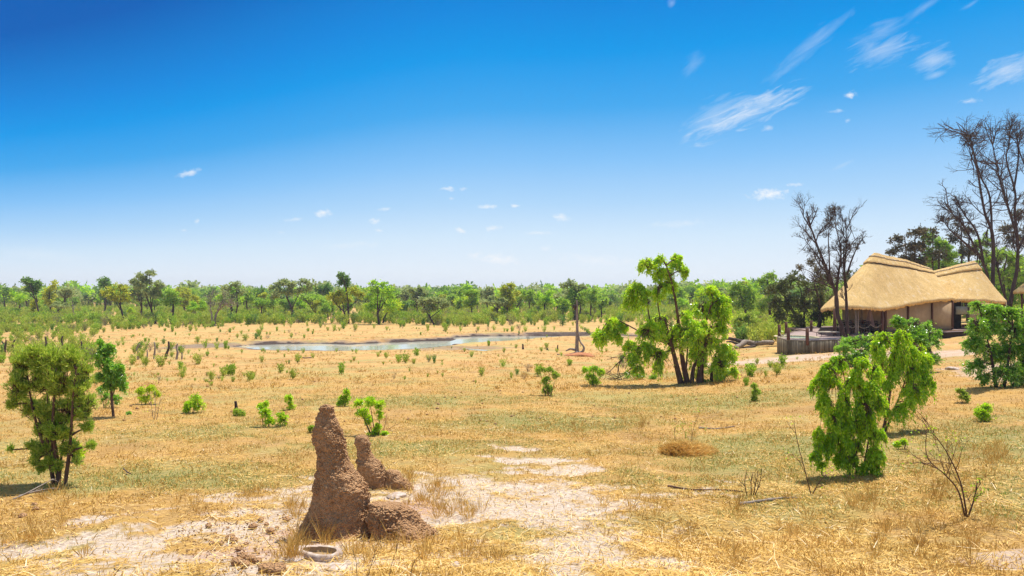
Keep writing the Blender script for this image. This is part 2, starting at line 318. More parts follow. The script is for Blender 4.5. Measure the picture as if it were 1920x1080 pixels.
ang = np.unique(np.concatenate((np.linspace(-48, 48, 860), np.linspace(-180, -48, 60), np.linspace(48, 180, 60)))); ang = R(1) * ang[:-1]
rad = np.concatenate((np.geomspace(1.0, 6.5, 26)[:-1], np.geomspace(6.5, 150, 620)[:-1], np.geomspace(150, 1950, 90)))
A, RR = np.meshgrid(ang, rad); X = (np.sin(A) * RR).ravel(); Y = (np.cos(A) * RR).ravel(); Z = terr(X, Y)
na, nr = len(ang), len(rad)
def masks(x, y, fine=True):
    """sand, green, mud, path, density of straw at ground points"""
    dd = y + 1e-6; d = np.hypot(x, y); px = 960 + x / np.maximum(y, 1) * FPX
    wx = fbm(x * .8, y * .8, o=3, s=41) * 1.2; wy = fbm(x * .8, y * .8, o=3, s=47) * 1.0
    def blob(cx, cy, rx, ry, rot=0):
        ca, sa = math.cos(rot), math.sin(rot); a = x + wx - cx; b = y + wy - cy
        return 1 - np.sqrt(((a * ca + b * sa) / rx) ** 2 + ((-a * sa + b * ca) / ry) ** 2)
    n1 = fbm(x * 1.6, y * 2.2, o=5, s=51, g=.6); n2 = fbm(x * .5, y * .5, o=3, s=57)
    sand = np.maximum.reduce([blob(-3.0, 9.6, 2.6, 1.9), blob(-4.9, 8.6, 2.4, 1.2), blob(-1.7, 12.6, 3.6, 1.5), blob(.1, 12.2, 1.9, 2.0, .3), blob(.55, 9.6, 1.0, 2.6, .25), blob(-3.1, 12.2, 2.4, 1.0),
                              blob(1.0, 14.6, .9, .8), blob(-1.2, 11.2, 1.6, 1.2), blob(-2.4, 8.3, 1.1, 1.4), blob(.3, 15.8, .9, .5), blob(.0, 17.0, .9, .35), blob(-6.3, 9.4, 2.4, 1.2), blob(-4.2, 10.4, 2.4, 1.4), blob(.5, 9.2, .9, 2.4) * 1.15, blob(-4.4, 7.9, 2.2, .7), blob(-2.2, 7.9, 1.2, .8)])
    sand = sstep(-.08, .5, sand * .85 + n1 * 1.35 + fbm(x * 5, y * 7, o=3, s=53) * .45)
    green = np.maximum.reduce([blob(-7.5, 14.2, 5.5, 2.0), blob(-2.5, 17.5, 6.0, 1.8), blob(1.2, 21.5, 5.5, 2.6), blob(6.5, 15.5, 4.5, 4.5), blob(7.5, 25.5, 6, 3.5), blob(9, 11, 3.0, 3.0), blob(11, 16, 4, 4),
                               blob(-4, 27, 8, 3) * .8, blob(-9, 20, 6, 2.5) * .7, blob(5, 11.5, 3, 1.6) * .7, blob(-8, 9.5, 2.5, 1.5) * .6, blob(11, 38, 9, 3) * .8, blob(3, 13.5, 2.5, 1.5) * .8])
    green = sstep(.0, .75, green + n1 * .55) * .85 * (1 - sand)
    m = (d > 55) & (d < 140) & (y > 10); mud = np.zeros_like(x)
    if np.any(m):
        s = sdpoly(x[m], y[m], pond); nn = fbm(x[m] * .4, y[m] * .8, o=4, s=61)
        mm = np.maximum((1 - sstep(.2, 2.2, s + nn * 1.6)) * .8, 1 - sstep(.6, 1.3, s + nn * .8))
        e = lambda cx, cy, rx, ry: 1 - np.sqrt(((x[m] - cx) / rx) ** 2 + ((y[m] - cy) / ry) ** 2)
        mm = np.maximum(mm, sstep(-.1, .5, e(-6, 78, 7, 4.0) + nn * .6) * .6)
        mm = np.maximum(mm, sstep(-.1, .4, e(12, 103, 11, 7) + nn * .6) * .95)
        mm = np.maximum(mm, sstep(-.1, .4, e(-38, 81, 6, 3.5) + nn * .5) * .8)
        mm = np.maximum(mm, sstep(-.1, .4, e(-27, 84, 3.5, 2.5) + nn * .5) * .6)
        mud[m] = mm
    path = np.maximum.reduce([blob(19, 45, 8, 3.6), blob(30, 52, 5, 4) * 1.0, blob(21, 27.5, 2.5, 6, -.4), blob(6.2, 7.6, .9, .9) * 1.3, blob(25, 40, 6, 4)])
    path = sstep(.0, .4, path + n1 * .5)
    return sand, green, mud, path, n1, n2
sand, green, mud, path, n1, n2 = masks(X, Y)
Z = Z - .02 * sand
tg = G(); V = np.stack((X, Y, Z), 1)
i, j = np.meshgrid(np.arange(nr - 1), np.arange(na), indexing='ij'); j2 = (j + 1) % na
Q = np.stack((i * na + j, i * na + j2, (i + 1) * na + j2, (i + 1) * na + j), -1).reshape(-1, 4)[:, ::-1]
V = np.vstack((V, [(0, 0, th(0, .1))])); jj = np.arange(na)
tg.add(V, Q, np.stack((np.full(na, len(V) - 1), jj, (jj + 1) % na), 1)[:, ::-1])
gm, nt, gb = newmat('ground_soil')
at_ = nd(nt, 'ShaderNodeVertexColor', layer_name='mask'); sp = nd(nt, 'ShaderNodeSeparateColor', {0: at_.outputs[0]})
at2 = nd(nt, 'ShaderNodeVertexColor', layer_name='mask_b'); sp2 = nd(nt, 'ShaderNodeSeparateColor', {0: at2.outputs[0]})
ov = objvec(nt)
nA = noisen(nt, ov, 14, 8, .7); nB = noisen(nt, ov, 1.1, 6, .65); nC = noisen(nt, ov, .16, 5, .6)
# short lying straw: stretched noises in two directions
def fib(rot, sc_):
    mp = nd(nt, 'ShaderNodeMapping', {0: ov, 'Rotation': (0, 0, rot)}).outputs[0]
    mp2 = nd(nt, 'ShaderNodeMapping', {0: mp, 'Scale': (sc_, sc_ * 9, sc_)}).outputs[0]
    return noisen(nt, mp2, 1, 3, .7, .6)
f1 = fib(.5, 6); f2 = fib(2.2, 7)
fm = nd(nt, 'ShaderNodeMath', {0: f1, 1: f2}, operation='MAXIMUM').outputs[0]
straw = rampn(nt, fm, [(.36, (.17, .09, .032)), (.5, (.42, .235, .078)), (.64, (.76, .50, .20))])
straw = mixn(nt, nd(nt, 'ShaderNodeMapRange', {0: nB, 1: .35, 2: .68}).outputs[0], straw, (.58, .33, .085))
far_s = rampn(nt, nC, [(.3, (.56, .285, .095)), (.5, (.63, .37, .125)), (.72, (.70, .455, .175))])
far_s = mixn(nt, nd(nt, 'ShaderNodeMapRange', {0: nB, 1: .30, 2: .75, 3: 0, 4: .5}).outputs[0], far_s, (.40, .235, .085))
nF = noisen(nt, nd(nt, 'ShaderNodeMapping', {0: ov, 'Scale': (2.2, 1.1, 1)}).outputs[0], 1, 8, .72)
far_s = mixn(nt, nd(nt, 'ShaderNodeMapRange', {0: nF, 1: .5, 2: .72, 3: 0, 4: .75}).outputs[0], far_s, (.27, .17, .07)); far_s = mixn(nt, nd(nt, 'ShaderNodeMapRange', {0: nF, 1: .46, 2: .28, 3: 0, 4: .55}).outputs[0], far_s, (.80, .54, .25))
c = mixn(nt, sp2.outputs[0], straw, far_s)
nD = noisen(nt, ov, .42, 6, .65)
c = mixn(nt, nd(nt, 'ShaderNodeMapRange', {0: nD, 1: .5, 2: .66, 3: 0, 4: .62}).outputs[0], c, (.34, .19, .07)); nE = noisen(nt, nd(nt, 'ShaderNodeMapping', {0: ov, 'Location': (31, 7, 0)}).outputs[0], .3, 6, .65)
c = mixn(nt, nd(nt, 'ShaderNodeMapRange', {0: nE, 1: .48, 2: .64, 3: 0, 4: .62}).outputs[0], c, (.36, .35, .12))
sandc = rampn(nt, nA, [(.3, (.40, .27, .17)), (.48, (.64, .50, .375)), (.7, (.86, .75, .63))])
c = mixn(nt, sp.outputs[0], c, sandc)
grc = rampn(nt, nA, [(.3, (.17, .19, .05)), (.7, (.36, .36, .13))])
c = mixn(nt, nd(nt, 'ShaderNodeMath', {0: sp.outputs[1], 1: .8}, operation='MULTIPLY').outputs[0], c, grc)
pc = rampn(nt, nB, [(.3, (.50, .33, .22)), (.7, (.68, .52, .40))]); c = mixn(nt, nd(nt, 'ShaderNodeMath', {0: sp2.outputs[1], 1: .9}, operation='MULTIPLY').outputs[0], c, pc)
mc = rampn(nt, nB, [(.3, (.13, .095, .075)), (.6, (.27, .20, .155))]); c = mixn(nt, sp.outputs[2], c, mc); c = mixn(nt, nd(nt, 'ShaderNodeMapRange', {0: sp.outputs[2], 1: .84, 2: .97}).outputs[0], c, (.075, .05, .04))
c = mixn(nt, sp2.outputs[2], c, (.50, .17, .06))
nt.links.new(c, gb.inputs['Base Color']); gb.inputs['Roughness'].default_value = .95
hh = nd(nt, 'ShaderNodeMath', {0: nA, 1: 1.0, 2: fm}, operation='MULTIPLY_ADD').outputs[0]; bumpn(nt, gb, hh, .9, .05)
ground = tg.obj('ground', gm, smooth=True); tag(ground, kind='structure', label='dry grass plain sloping from the foreground down to the waterhole')
farm = sstep(22, 60, np.hypot(X, Y))
red = np.zeros_like(X)
def redspot(px, py, rx, ry):
    p = gp(px, py); return sstep(0, .7, 1 - np.sqrt(((X - p[0]) / rx) ** 2 + ((Y - p[1]) / ry) ** 2) + n1 * .4)
red = np.maximum.reduce([redspot(640, 1006, 1.35, .9) * .45, redspot(470, 1030, 1.2, .7) * .3, redspot(760, 950, 1.0, .9) * .35, redspot(1088, 662, 2.6, 1.6) * .9, redspot(740, 602, 14, 8) * .45, redspot(560, 598, 10, 8) * .3, redspot(640, 600, 12, 6) * .3, redspot(320, 600, 20, 10) * .25])
for nm, ch in (('mask', (sand, green, mud)), ('mask_b', (farm, path, red))):
    ca = ground.data.color_attributes.new(nm, 'FLOAT_COLOR', 'POINT'); arr = np.ones((len(V), 4), np.float32)
    for q, a in enumerate(ch): arr[:-1, q] = a
    ca.data.foreach_set('color', arr.ravel())

# pond water
wm, nt, wb = newmat('pond_water'); wb.inputs['Base Color'].default_value = (.46, .46, .36, 1); wb.inputs['Roughness'].default_value = .09; wb.inputs['Specular IOR Level'].default_value = .4
nn = noisen(nt, objvec(nt, (1, .45, 1)), 3.5, 4, .6); bumpn(nt, wb, nn, .05, .02)
pg = G(); cx, cy = pond.mean(0)
# fan-free grid clipped to the pond's surroundings: the carved banks show its outline
gx = np.linspace(pond[:, 0].min() - 2, pond[:, 0].max() + 2, 60); gy = np.linspace(pond[:, 1].min() - 1.5, pond[:, 1].max() + 1.5, 30)
GX, GY = np.meshgrid(gx, gy); ii, jj = np.meshgrid(np.arange(29), np.arange(59), indexing='ij')
qq = np.stack((ii * 60 + jj, ii * 60 + jj + 1, (ii + 1) * 60 + jj + 1, (ii + 1) * 60 + jj), -1).reshape(-1, 4)
cxy = np.stack((GX.ravel(), GY.ravel()), 1)[qq].mean(1); keep = sdpoly(cxy[:, 0], cxy[:, 1], pond) < 2.2
pg.add(np.stack((GX.ravel(), GY.ravel(), np.full(GX.size, PW + CZ)), 1), qq[keep]); tag(pg.obj('pond_water', wm), kind='structure')
pg = G(); c2 = pond2.mean(0); zz = max(th(*p) for p in pond2) + .012
pg.add(np.vstack((np.column_stack((pond2, [th(*p) + .015 for p in pond2])), [(c2[0], c2[1], th(*c2) + .02)])), None, [(k, (k + 1) % 5, 5) for k in range(5)]); tag(pg.obj('puddle_water', wm), kind='structure')

# ------------------------------------------------------------------ plants
def unit(n, r): v = r.normal(size=(n, 3)); return v / np.linalg.norm(v, axis=1)[:, None]
def leafquads(P, D, L, Wd, r, fold=.25):
    """diamond leaves at P, pointing D"""
    n = len(P); D = D / (np.linalg.norm(D, axis=1)[:, None] + 1e-9)
    S = np.cross(D, unit(n, r)); S /= np.linalg.norm(S, axis=1)[:, None] + 1e-9; N = np.cross(D, S)
    L = np.broadcast_to(L, (n,))[:, None] * r.uniform(.65, 1.3, (n, 1)); Wd = np.broadcast_to(Wd, (n,))[:, None] * r.uniform(.7, 1.25, (n, 1))
    V = np.stack((P, P + D * L * .45 + S * Wd * .5 + N * fold * Wd, P + D * L, P + D * L * .5 - S * Wd * .5 + N * fold * Wd), 1).reshape(-1, 3)
    return V, np.arange(n * 4).reshape(-1, 4)
def blobleaves(g, wood, blobs, r, ntw, nl, L, Wd, droop=.4, jit=.35, up=0.0, dens=1.0, twigr=.006, wfrac=.3, fill=.55, gap=.0, ns=0):
    """blobs: (cx,cy,cz,rx,ry,rz). Twigs leave each blob's heart, bend and carry leaves. ntw twigs per blob of mean radius 1"""
    for (cx, cy, cz, rx, ry, rz) in blobs:
        rm = (rx * ry * rz) ** (1 / 3); n = max(6, int(ntw * dens * 1.25)); u = unit(n, r)
        s0 = np.array((cx, cy, cz)) + unit(n, r) * np.array((rx, ry, rz)) * r.uniform(0, .55, (n, 1))
        e0 = np.array((cx, cy, cz)) + u * np.array((rx, ry, rz)) * (r.uniform(fill, 1.05, (n, 1)) * np.where(r.uniform(0, 1, (n, 1)) < .15, r.uniform(1.0, 1.5, (n, 1)), 1))
        e0[:, 2] += up * rz * .3
        t = (r.uniform(.15, 1.0, (n, nl)))[:, :, None]; Ln = np.linalg.norm(e0 - s0, axis=1)[:, None, None]
        P = s0[:, None] + (e0 - s0)[:, None] * t; P[:, :, 2] -= (droop * Ln * t * t)[:, :, 0]
        D = (e0 - s0)[:, None] / (Ln + 1e-6) + np.array((0, 0, -1.)) * 2 * droop * t + np.array((0, 0, 1.)) * up
        P = P.reshape(-1, 3) + r.normal(size=(n * nl, 3)) * L * jit; D = D.reshape(-1, 3) + unit(n * nl, r) * .8
        gf = 1.9 / max(rm, .05); kp = fbm(P[:, 0] * gf, P[:, 1] * gf, P[:, 2] * gf * (.55 if droop > .4 else 1.0), o=2, s=int(ns) + 17) > gap - .06
        P = P[kp]; D = D[kp]
        g.add(*leafquads(P, D, L, Wd, r))
        if wood is not None:
            for q in range(int(n * wfrac)):
                tt = np.linspace(0, .95, 4)[:, None]; PP = s0[q] + (e0[q] - s0[q]) * tt; PP[:, 2] -= droop * np.linalg.norm(e0[q] - s0[q]) * (tt ** 2)[:, 0]
                wood.tube(PP, [twigr * 1.6, twigr * 1.3, twigr, twigr * .5], 3, cap=False)
def limb(g, P, r0, r1, sides=7, n=None):
    P = curve(P, n or len(P) * 4); t = np.linspace(0, 1, len(P)); g.tube(P, r0 + (r1 - r0) * t ** .8, sides, wob=.08)
    return P
def px_plant(name, base, d_px, blobs, trunks, leafm, woodm, label, cat, group=None, ntw=60, nl=22, L=.09, Wd=.045, droop=.5, seed=1, twigr=.006, branches=True, up=0, jit=.35, extra=None, wfrac=.3, depth=.9, r0=.06, fill=.55, yj=.25, dens_by_size=True):
    """a plant standing at ground point base; blobs and trunks are given in metres offsets worked out from its real distance"""
    r = np.random.default_rng(seed); B = gp(*base) if d_px is None else at(base[0], base[1], d_px); y0 = B[1]; s = y0 / FPX
    if d_px is not None: B[2] = th(B[0], B[1])
    def loc(px, py, dy=0): return np.array(((px - base[0]) * s, dy, (base[1] - py) * s))
    root = thing(name, B, label, cat, group); gl = G(); gw = G(); bl = []
    for b in blobs:
        px, py, rx, rz = b[:4]; ry = (rx + rz) / 2 * depth * s; dy = b[4] * s if len(b) > 4 else r.uniform(-yj, yj) * rx * s * 2
        c = loc(px, py, dy); bl.append((c[0], c[1], c[2], rx * s, ry, rz * s))
    area = [b[3] * b[5] for b in bl]; am = sum(area) / len(area) if area else 1
    for b, a in zip(bl, area): blobleaves(gl, gw, [b], r, ntw * ((a / am) ** .9 if dens_by_size else 1), nl, L, Wd, droop, twigr=twigr, up=up, jit=jit, wfrac=wfrac, fill=fill, ns=seed)
    tops = []
    for t in trunks:
        rr0 = t[0]; pts = t[1]; dy = r.uniform(-.5, .5) * len(pts) * 8 * s
        P = [loc(p[0], p[1], dy * k / max(1, len(pts) - 1)) for k, p in enumerate(pts)]
        P[0][2] -= .12
        PP = limb(gw, P, rr0, rr0 * (t[2] if len(t) > 2 else .3)); tops.append(PP)
    if branches and tops:
        allp = np.concatenate([q[len(q) // 3:] for q in tops])
        for b in bl:
            c = np.array(b[:3]); dd = np.linalg.norm((allp - c) * (1, 1, 1.0) + np.where(allp[:, 2:3] > c[2], 1, 0) * (0, 0, .6), axis=1); a = allp[int(dd.argmin())]
            m = (a + c) / 2 + np.array((0, 0, .08 * np.linalg.norm(c - a))); limb(gw, [a, m, c], r0 * .5, r0 * .2, 5, 8)
            for q in range(3):
                e = c + unit(1, r)[0] * np.array(b[3:]) * .75; limb(gw, [c, (c + e) / 2 + (0, 0, .03), e], r0 * .2, r0 * .08, 4, 5)
    gw.obj('trunk', woodm, root, smooth=True); gl.obj('crown', leafm, root)
    return root

# --- big multi stemmed tree in the middle
px_plant('multi_stem_tree', (1292, 719), None,
    [(1210, 492, 19, 14), (1238, 484, 14, 11), (1271, 486, 18, 15), (1246, 508, 24, 13), (1225, 500, 14, 12), (1256, 530, 16, 14), (1283, 507, 8, 14), (1190, 540, 27, 14), (1183, 560, 20, 16), (1205, 553, 20, 18), (1236, 540, 14, 22),
     (1148, 602, 20, 10), (1124, 626, 16, 18), (1142, 618, 20, 14), (1166, 610, 16, 10), (1158, 630, 10, 12), (1216, 614, 30, 20), (1243, 600, 26, 20), (1208, 650, 28, 18), (1232, 662, 24, 22), (1188, 668, 20, 14), (1237, 685, 12, 20), (1180, 645, 14, 14),
     (1268, 622, 26, 26), (1334, 543, 22, 14), (1352, 562, 22, 20), (1352, 585, 20, 20), (1315, 575, 26, 22), (1305, 612, 36, 24), (1330, 638, 28, 26), (1362, 655, 20, 20), (1345, 680, 20, 22), (1376, 695, 8, 14), (1310, 660, 22, 26), (1285, 590, 18, 16), (1352, 612, 16, 16), (1195, 690, 14, 10)],
    [(.16, [(1277, 719), (1264, 670), (1252, 628), (1245, 600)]), (.15, [(1289, 718), (1278, 668), (1272, 620), (1268, 585), (1257, 530), (1246, 498)], .15), (.12, [(1296, 717), (1300, 690), (1308, 670), (1318, 620), (1336, 560)]),
     (.2, [(1311, 718), (1314, 680), (1322, 645), (1330, 610)]), (.1, [(1333, 716), (1336, 690), (1345, 660)]), (.05, [(1262, 650), (1222, 610), (1212, 560), (1208, 540)]), (.045, [(1255, 640), (1238, 594), (1232, 545), (1228, 505)]), (.06, [(1283, 717), (1287, 680), (1290, 640), (1300, 600)]),
     (.05, [(1250, 640), (1200, 622), (1166, 604), (1145, 598)]), (.04, [(1282, 640), (1250, 660), (1205, 670), (1175, 700), (1140, 712)])],
    L_bright, bark_red, 'tall bright green tree with many dark leaning stems, left of the thatched lodge', 'tree', ntw=80, nl=42, L=.115, Wd=.052, droop=.75, seed=3, twigr=.012, r0=.08)
# dead twigs hanging under its left side
def deadtwigs(name, base, starts, label, seed, mat=bark, cat='branch', depth=3, r0=.02, spread=.5, n=5, d=None, leafm=None, leafn=0, leafL=.05, grp=None):
    r = np.random.default_rng(seed); B = gp(*base) if d is None else at(base[0], base[1], d)
    if d is not None: B[2] = th(B[0], B[1])
    s = B[1] / FPX; g = G(); tips = []
    def grow(p, dr, ln, rad, k):
        q = p + dr * ln * .5 + r.normal(size=3) * ln * .06; e = q + (dr + r.normal(size=3) * .15) * ln * .5
        g.tube([p, q, e], [rad, rad * .8, rad * .55], 5 if k else 4, cap=False)
        tips.append((q, e))
        if k > 0:
            for a in range(r.integers(2, 4)):
                o = p + (e - p) * r.uniform(.35, 1); nd_ = dr + r.normal(size=3) * spread; nd_ /= np.linalg.norm(nd_); grow(o, nd_, ln * r.uniform(.45, .75), rad * .6, k - 1)
    for st_ in starts:
        P = [np.array(((p[0] - base[0]) * s, (p[2] if len(p) > 2 else 0), (base[1] - p[1]) * s)) for p in st_]
        c = curve(P, len(P) * 4); g.tube(c, np.linspace(r0, r0 * .4, len(c)), 6)
        for q in range(n):
            k = r.integers(len(c) // 4, len(c) - 1); dr = c[k + 1] - c[k]; dr /= np.linalg.norm(dr) + 1e-9; dr = dr + r.normal(size=3) * spread; dr /= np.linalg.norm(dr)
            grow(c[k], dr, np.linalg.norm(c[-1] - c[0]) * r.uniform(.15, .35), r0 * .45, depth - 1)
    if leafm:
        root = thing(name, B, label, cat, grp); g.obj('stem', mat, root, smooth=True); gl = G()
        T = np.array([t[1] for t in tips]); P = T[r.integers(0, len(T), leafn)] + r.normal(size=(leafn, 3)) * leafL
        gl.add(*leafquads(P, unit(leafn, r) + (0, 0, .2), leafL, leafL * .5, r)); gl.obj('leaves', leafm, root); return root
    o = g.obj(name, mat, smooth=True, loc=B); return tag(o, label, cat, grp)
deadtwigs('fallen_branch', (1165, 712), [[(1222, 672, .6), (1195, 690, .2), (1165, 706, 0), (1135, 716, -.3)], [(1190, 650, .4), (1172, 668, .1), (1150, 690, 0), (1140, 700, 0)], [(1172, 668, .2), (1160, 690, .1), (1168, 722, -.2)]],
          'dead twiggy branch hanging to the ground at left of the big many-stemmed tree', 5, bark, r0=.035, spread=.45, n=7)

# --- right foreground bushes
px_plant('drooping_bush', (1606, 893), None,
    [(1552, 688, 24, 18), (1580, 676, 26, 14), (1612, 678, 22, 16), (1640, 692, 16, 16), (1536, 716, 16, 24), (1566, 716, 24, 24), (1600, 712, 24, 26), (1632, 726, 20, 24), (1545, 752, 20, 22), (1580, 752, 22, 26), (1616, 756, 22, 24), (1646, 752, 12, 20),
     (1560, 786, 18, 20), (1532, 812, 14, 22), (1552, 826, 16, 26), (1528, 852, 9, 16), (1572, 806, 16, 20), (1600, 796, 20, 20), (1628, 800, 20, 24), (1650, 812, 12, 22), (1606, 836, 16, 24), (1632, 846, 18, 26), (1650, 852, 10, 20), (1618, 872, 12, 14), (1638, 876, 9, 12), (1584, 832, 14, 28), (1574, 858, 10, 14), (1598, 862, 12, 14), (1575, 780, 20, 24), (1625, 778, 18, 20), (1540, 870, 6, 8)],
    [(.028, [(1606, 893), (1605, 850), (1600, 790), (1592, 720)]), (.022, [(1598, 893), (1580, 850), (1560, 780), (1556, 720)]), (.022, [(1612, 892), (1625, 840), (1632, 780), (1630, 720)]), (.018, [(1634, 886), (1640, 850), (1645, 810)])],
    L_bright, bark_red, 'bright yellow-green weeping bush nearest the viewer at right, its leaves almost touching the grass', 'bush', ntw=58, nl=52, L=.052, Wd=.025, droop=1.3, seed=8, twigr=.006, r0=.02)
px_plant('drooping_sapling', (1650, 812), None,
    [(1660, 632, 20, 20), (1688, 625, 20, 18), (1652, 660, 16, 22), (1690, 655, 34, 26), (1720, 650, 22, 24), (1672, 690, 26, 22), (1712, 690, 30, 28), (1735, 705, 14, 26), (1705, 725, 22, 22), (1725, 735, 12, 18), (1660, 715, 14, 14), (1682, 762, 22, 14), (1700, 752, 12, 10), (1645, 645, 12, 24), (1738, 670, 12, 26), (1748, 712, 6, 18), (1660, 768, 12, 14)],
    [(.045, [(1652, 812), (1664, 770), (1672, 720), (1680, 660)]), (.03, [(1655, 810), (1680, 765), (1700, 720), (1712, 680)]), (.02, [(1665, 770), (1660, 720), (1655, 660)])],
    L_bright, bark_red, 'bright weeping sapling with a bare forked stem, just right of the nearest weeping bush', 'sapling', ntw=60, nl=46, L=.062, Wd=.028, droop=1.2, seed=9, twigr=.006, r0=.04)
px_plant('leafy_bush', (1712, 700), None,
    [(1690, 600, 18, 12), (1712, 606, 24, 16), (1740, 612, 18, 16), (1715, 632, 34, 22), (1745, 640, 22, 22), (1735, 665, 24, 20), (1700, 660, 26, 22), (1725, 685, 26, 14), (1758, 625, 8, 8)],
    [(.05, [(1712, 700), (1710, 660), (1700, 620)]), (.04, [(1718, 700), (1728, 660), (1742, 620)]), (.03, [(1706, 700), (1690, 650)])],
    L_lush, bark, 'mid green bush with upright tips in front of the tan canvas wall of the lodge', 'bush', ntw=80, nl=36, L=.095, Wd=.042, droop=.4, seed=10, twigr=.008)
px_plant('leafy_bush', (1606, 686), None,
    [(1618, 634, 14, 12), (1600, 640, 22, 14), (1580, 652, 18, 13), (1610, 658, 26, 18), (1630, 648, 12, 12), (1595, 672, 30, 12)],
    [(.05, [(1606, 686), (1606, 660), (1612, 635)]), (.04, [(1600, 686), (1588, 655)])],
    L_lush, bark, 'low dark green bush against the dark space under the lodge verandah', 'bush', ntw=90, nl=34, L=.10, Wd=.045, droop=.3, seed=12, twigr=.008)
px_plant('leafy_bush', (1868, 727), None,
    [(1838, 572, 18, 12), (1868, 580, 30, 18), (1900, 585, 26, 18), (1930, 600, 22, 22), (1825, 605, 22, 20), (1860, 612, 36, 24), (1905, 618, 34, 26), (1820, 640, 22, 20), (1855, 650, 34, 26), (1900, 655, 36, 28), (1932, 650, 26, 34), (1840, 680, 24, 20), (1880, 690, 38, 26), (1920, 695, 30, 26), (1850, 705, 16, 12)],
    [(.07, [(1868, 727), (1862, 680), (1850, 620)]), (.07, [(1880, 727), (1888, 680), (1895, 610)]), (.05, [(1895, 727), (1915, 680), (1930, 620)])],
    L_lush, bark_dark, 'broad dense green bush at the right edge, in front of the second thatched wing', 'bush', ntw=95, nl=40, L=.088, Wd=.038, droop=.55, seed=13, twigr=.008)

# --- left foreground bush, feathery
px_plant('feathery_bush', (112, 908), None,
    [(40, 690, 18, 26), (70, 680, 22, 26), (105, 680, 22, 24), (140, 680, 20, 26), (160, 700, 12, 24), (40, 735, 20, 26), (75, 725, 28, 32), (115, 725, 28, 34), (150, 735, 20, 32), (50, 775, 20, 22), (85, 775, 24, 24), (125, 775, 28, 26), (158, 775, 16, 20), (75, 810, 20, 14), (120, 812, 28, 16), (160, 805, 14, 10), (62, 838, 12, 8), (172, 838, 8, 8), (80, 880, 9, 12), (145, 870, 5, 14), (25, 760, 10, 12), (88, 840, 12, 16), (122, 845, 10, 14), (100, 800, 24, 20), (30, 710, 12, 20), (168, 760, 14, 14), (60, 665, 14, 12), (130, 662, 14, 12), (95, 870, 8, 14), (20, 845, 6, 5), (70, 865, 10, 12), (135, 845, 12, 16), (112, 875, 10, 10), (75, 850, 12, 14)],
    [(.048, [(104, 908), (94, 865), (76, 815), (62, 765), (52, 700)]), (.05, [(112, 908), (110, 860), (106, 800), (112, 730), (118, 690)]), (.045, [(122, 908), (132, 862), (140, 810), (146, 750), (155, 690)]), (.03, [(108, 880), (86, 820), (60, 760), (45, 700)]), (.03, [(112, 900), (116, 840), (124, 770), (122, 690)]), (.025, [(110, 895), (98, 830), (90, 760), (92, 680)])],
    L_olive, bark_red, 'tall feathery olive green bush on three dark stems in the left foreground', 'bush', ntw=84, nl=38, L=.066, Wd=.017, droop=-.15, seed=15, up=.7, twigr=.005, wfrac=.6)
px_plant('small_shrub', (145, 866), None, [(143, 845, 12, 10), (150, 855, 8, 7)], [(.012, [(145, 866), (146, 850)])], L_lime, bark, 'small yellow-green shrub glowing behind the stems of the feathery bush', 'shrub', ntw=60, nl=14, L=.06, Wd=.035, droop=.2, seed=16)
px_plant('young_tree', (214, 781), None,
    [(186, 646, 9, 10), (192, 662, 14, 14), (205, 655, 10, 12), (200, 678, 18, 14), (212, 695, 16, 18), (190, 705, 10, 8), (222, 700, 14, 18), (230, 720, 8, 14), (205, 720, 12, 12), (225, 690, 10, 10)],
    [(.05, [(214, 781), (208, 740), (206, 710), (200, 670), (192, 650)]), (.025, [(210, 740), (222, 710)])],
    L_lush, bark_red, 'slender young tree with a bent leafy top on one thin trunk, behind the feathery bush', 'tree', ntw=70, nl=34, L=.075, Wd=.04, droop=.3, seed=17, twigr=.008)
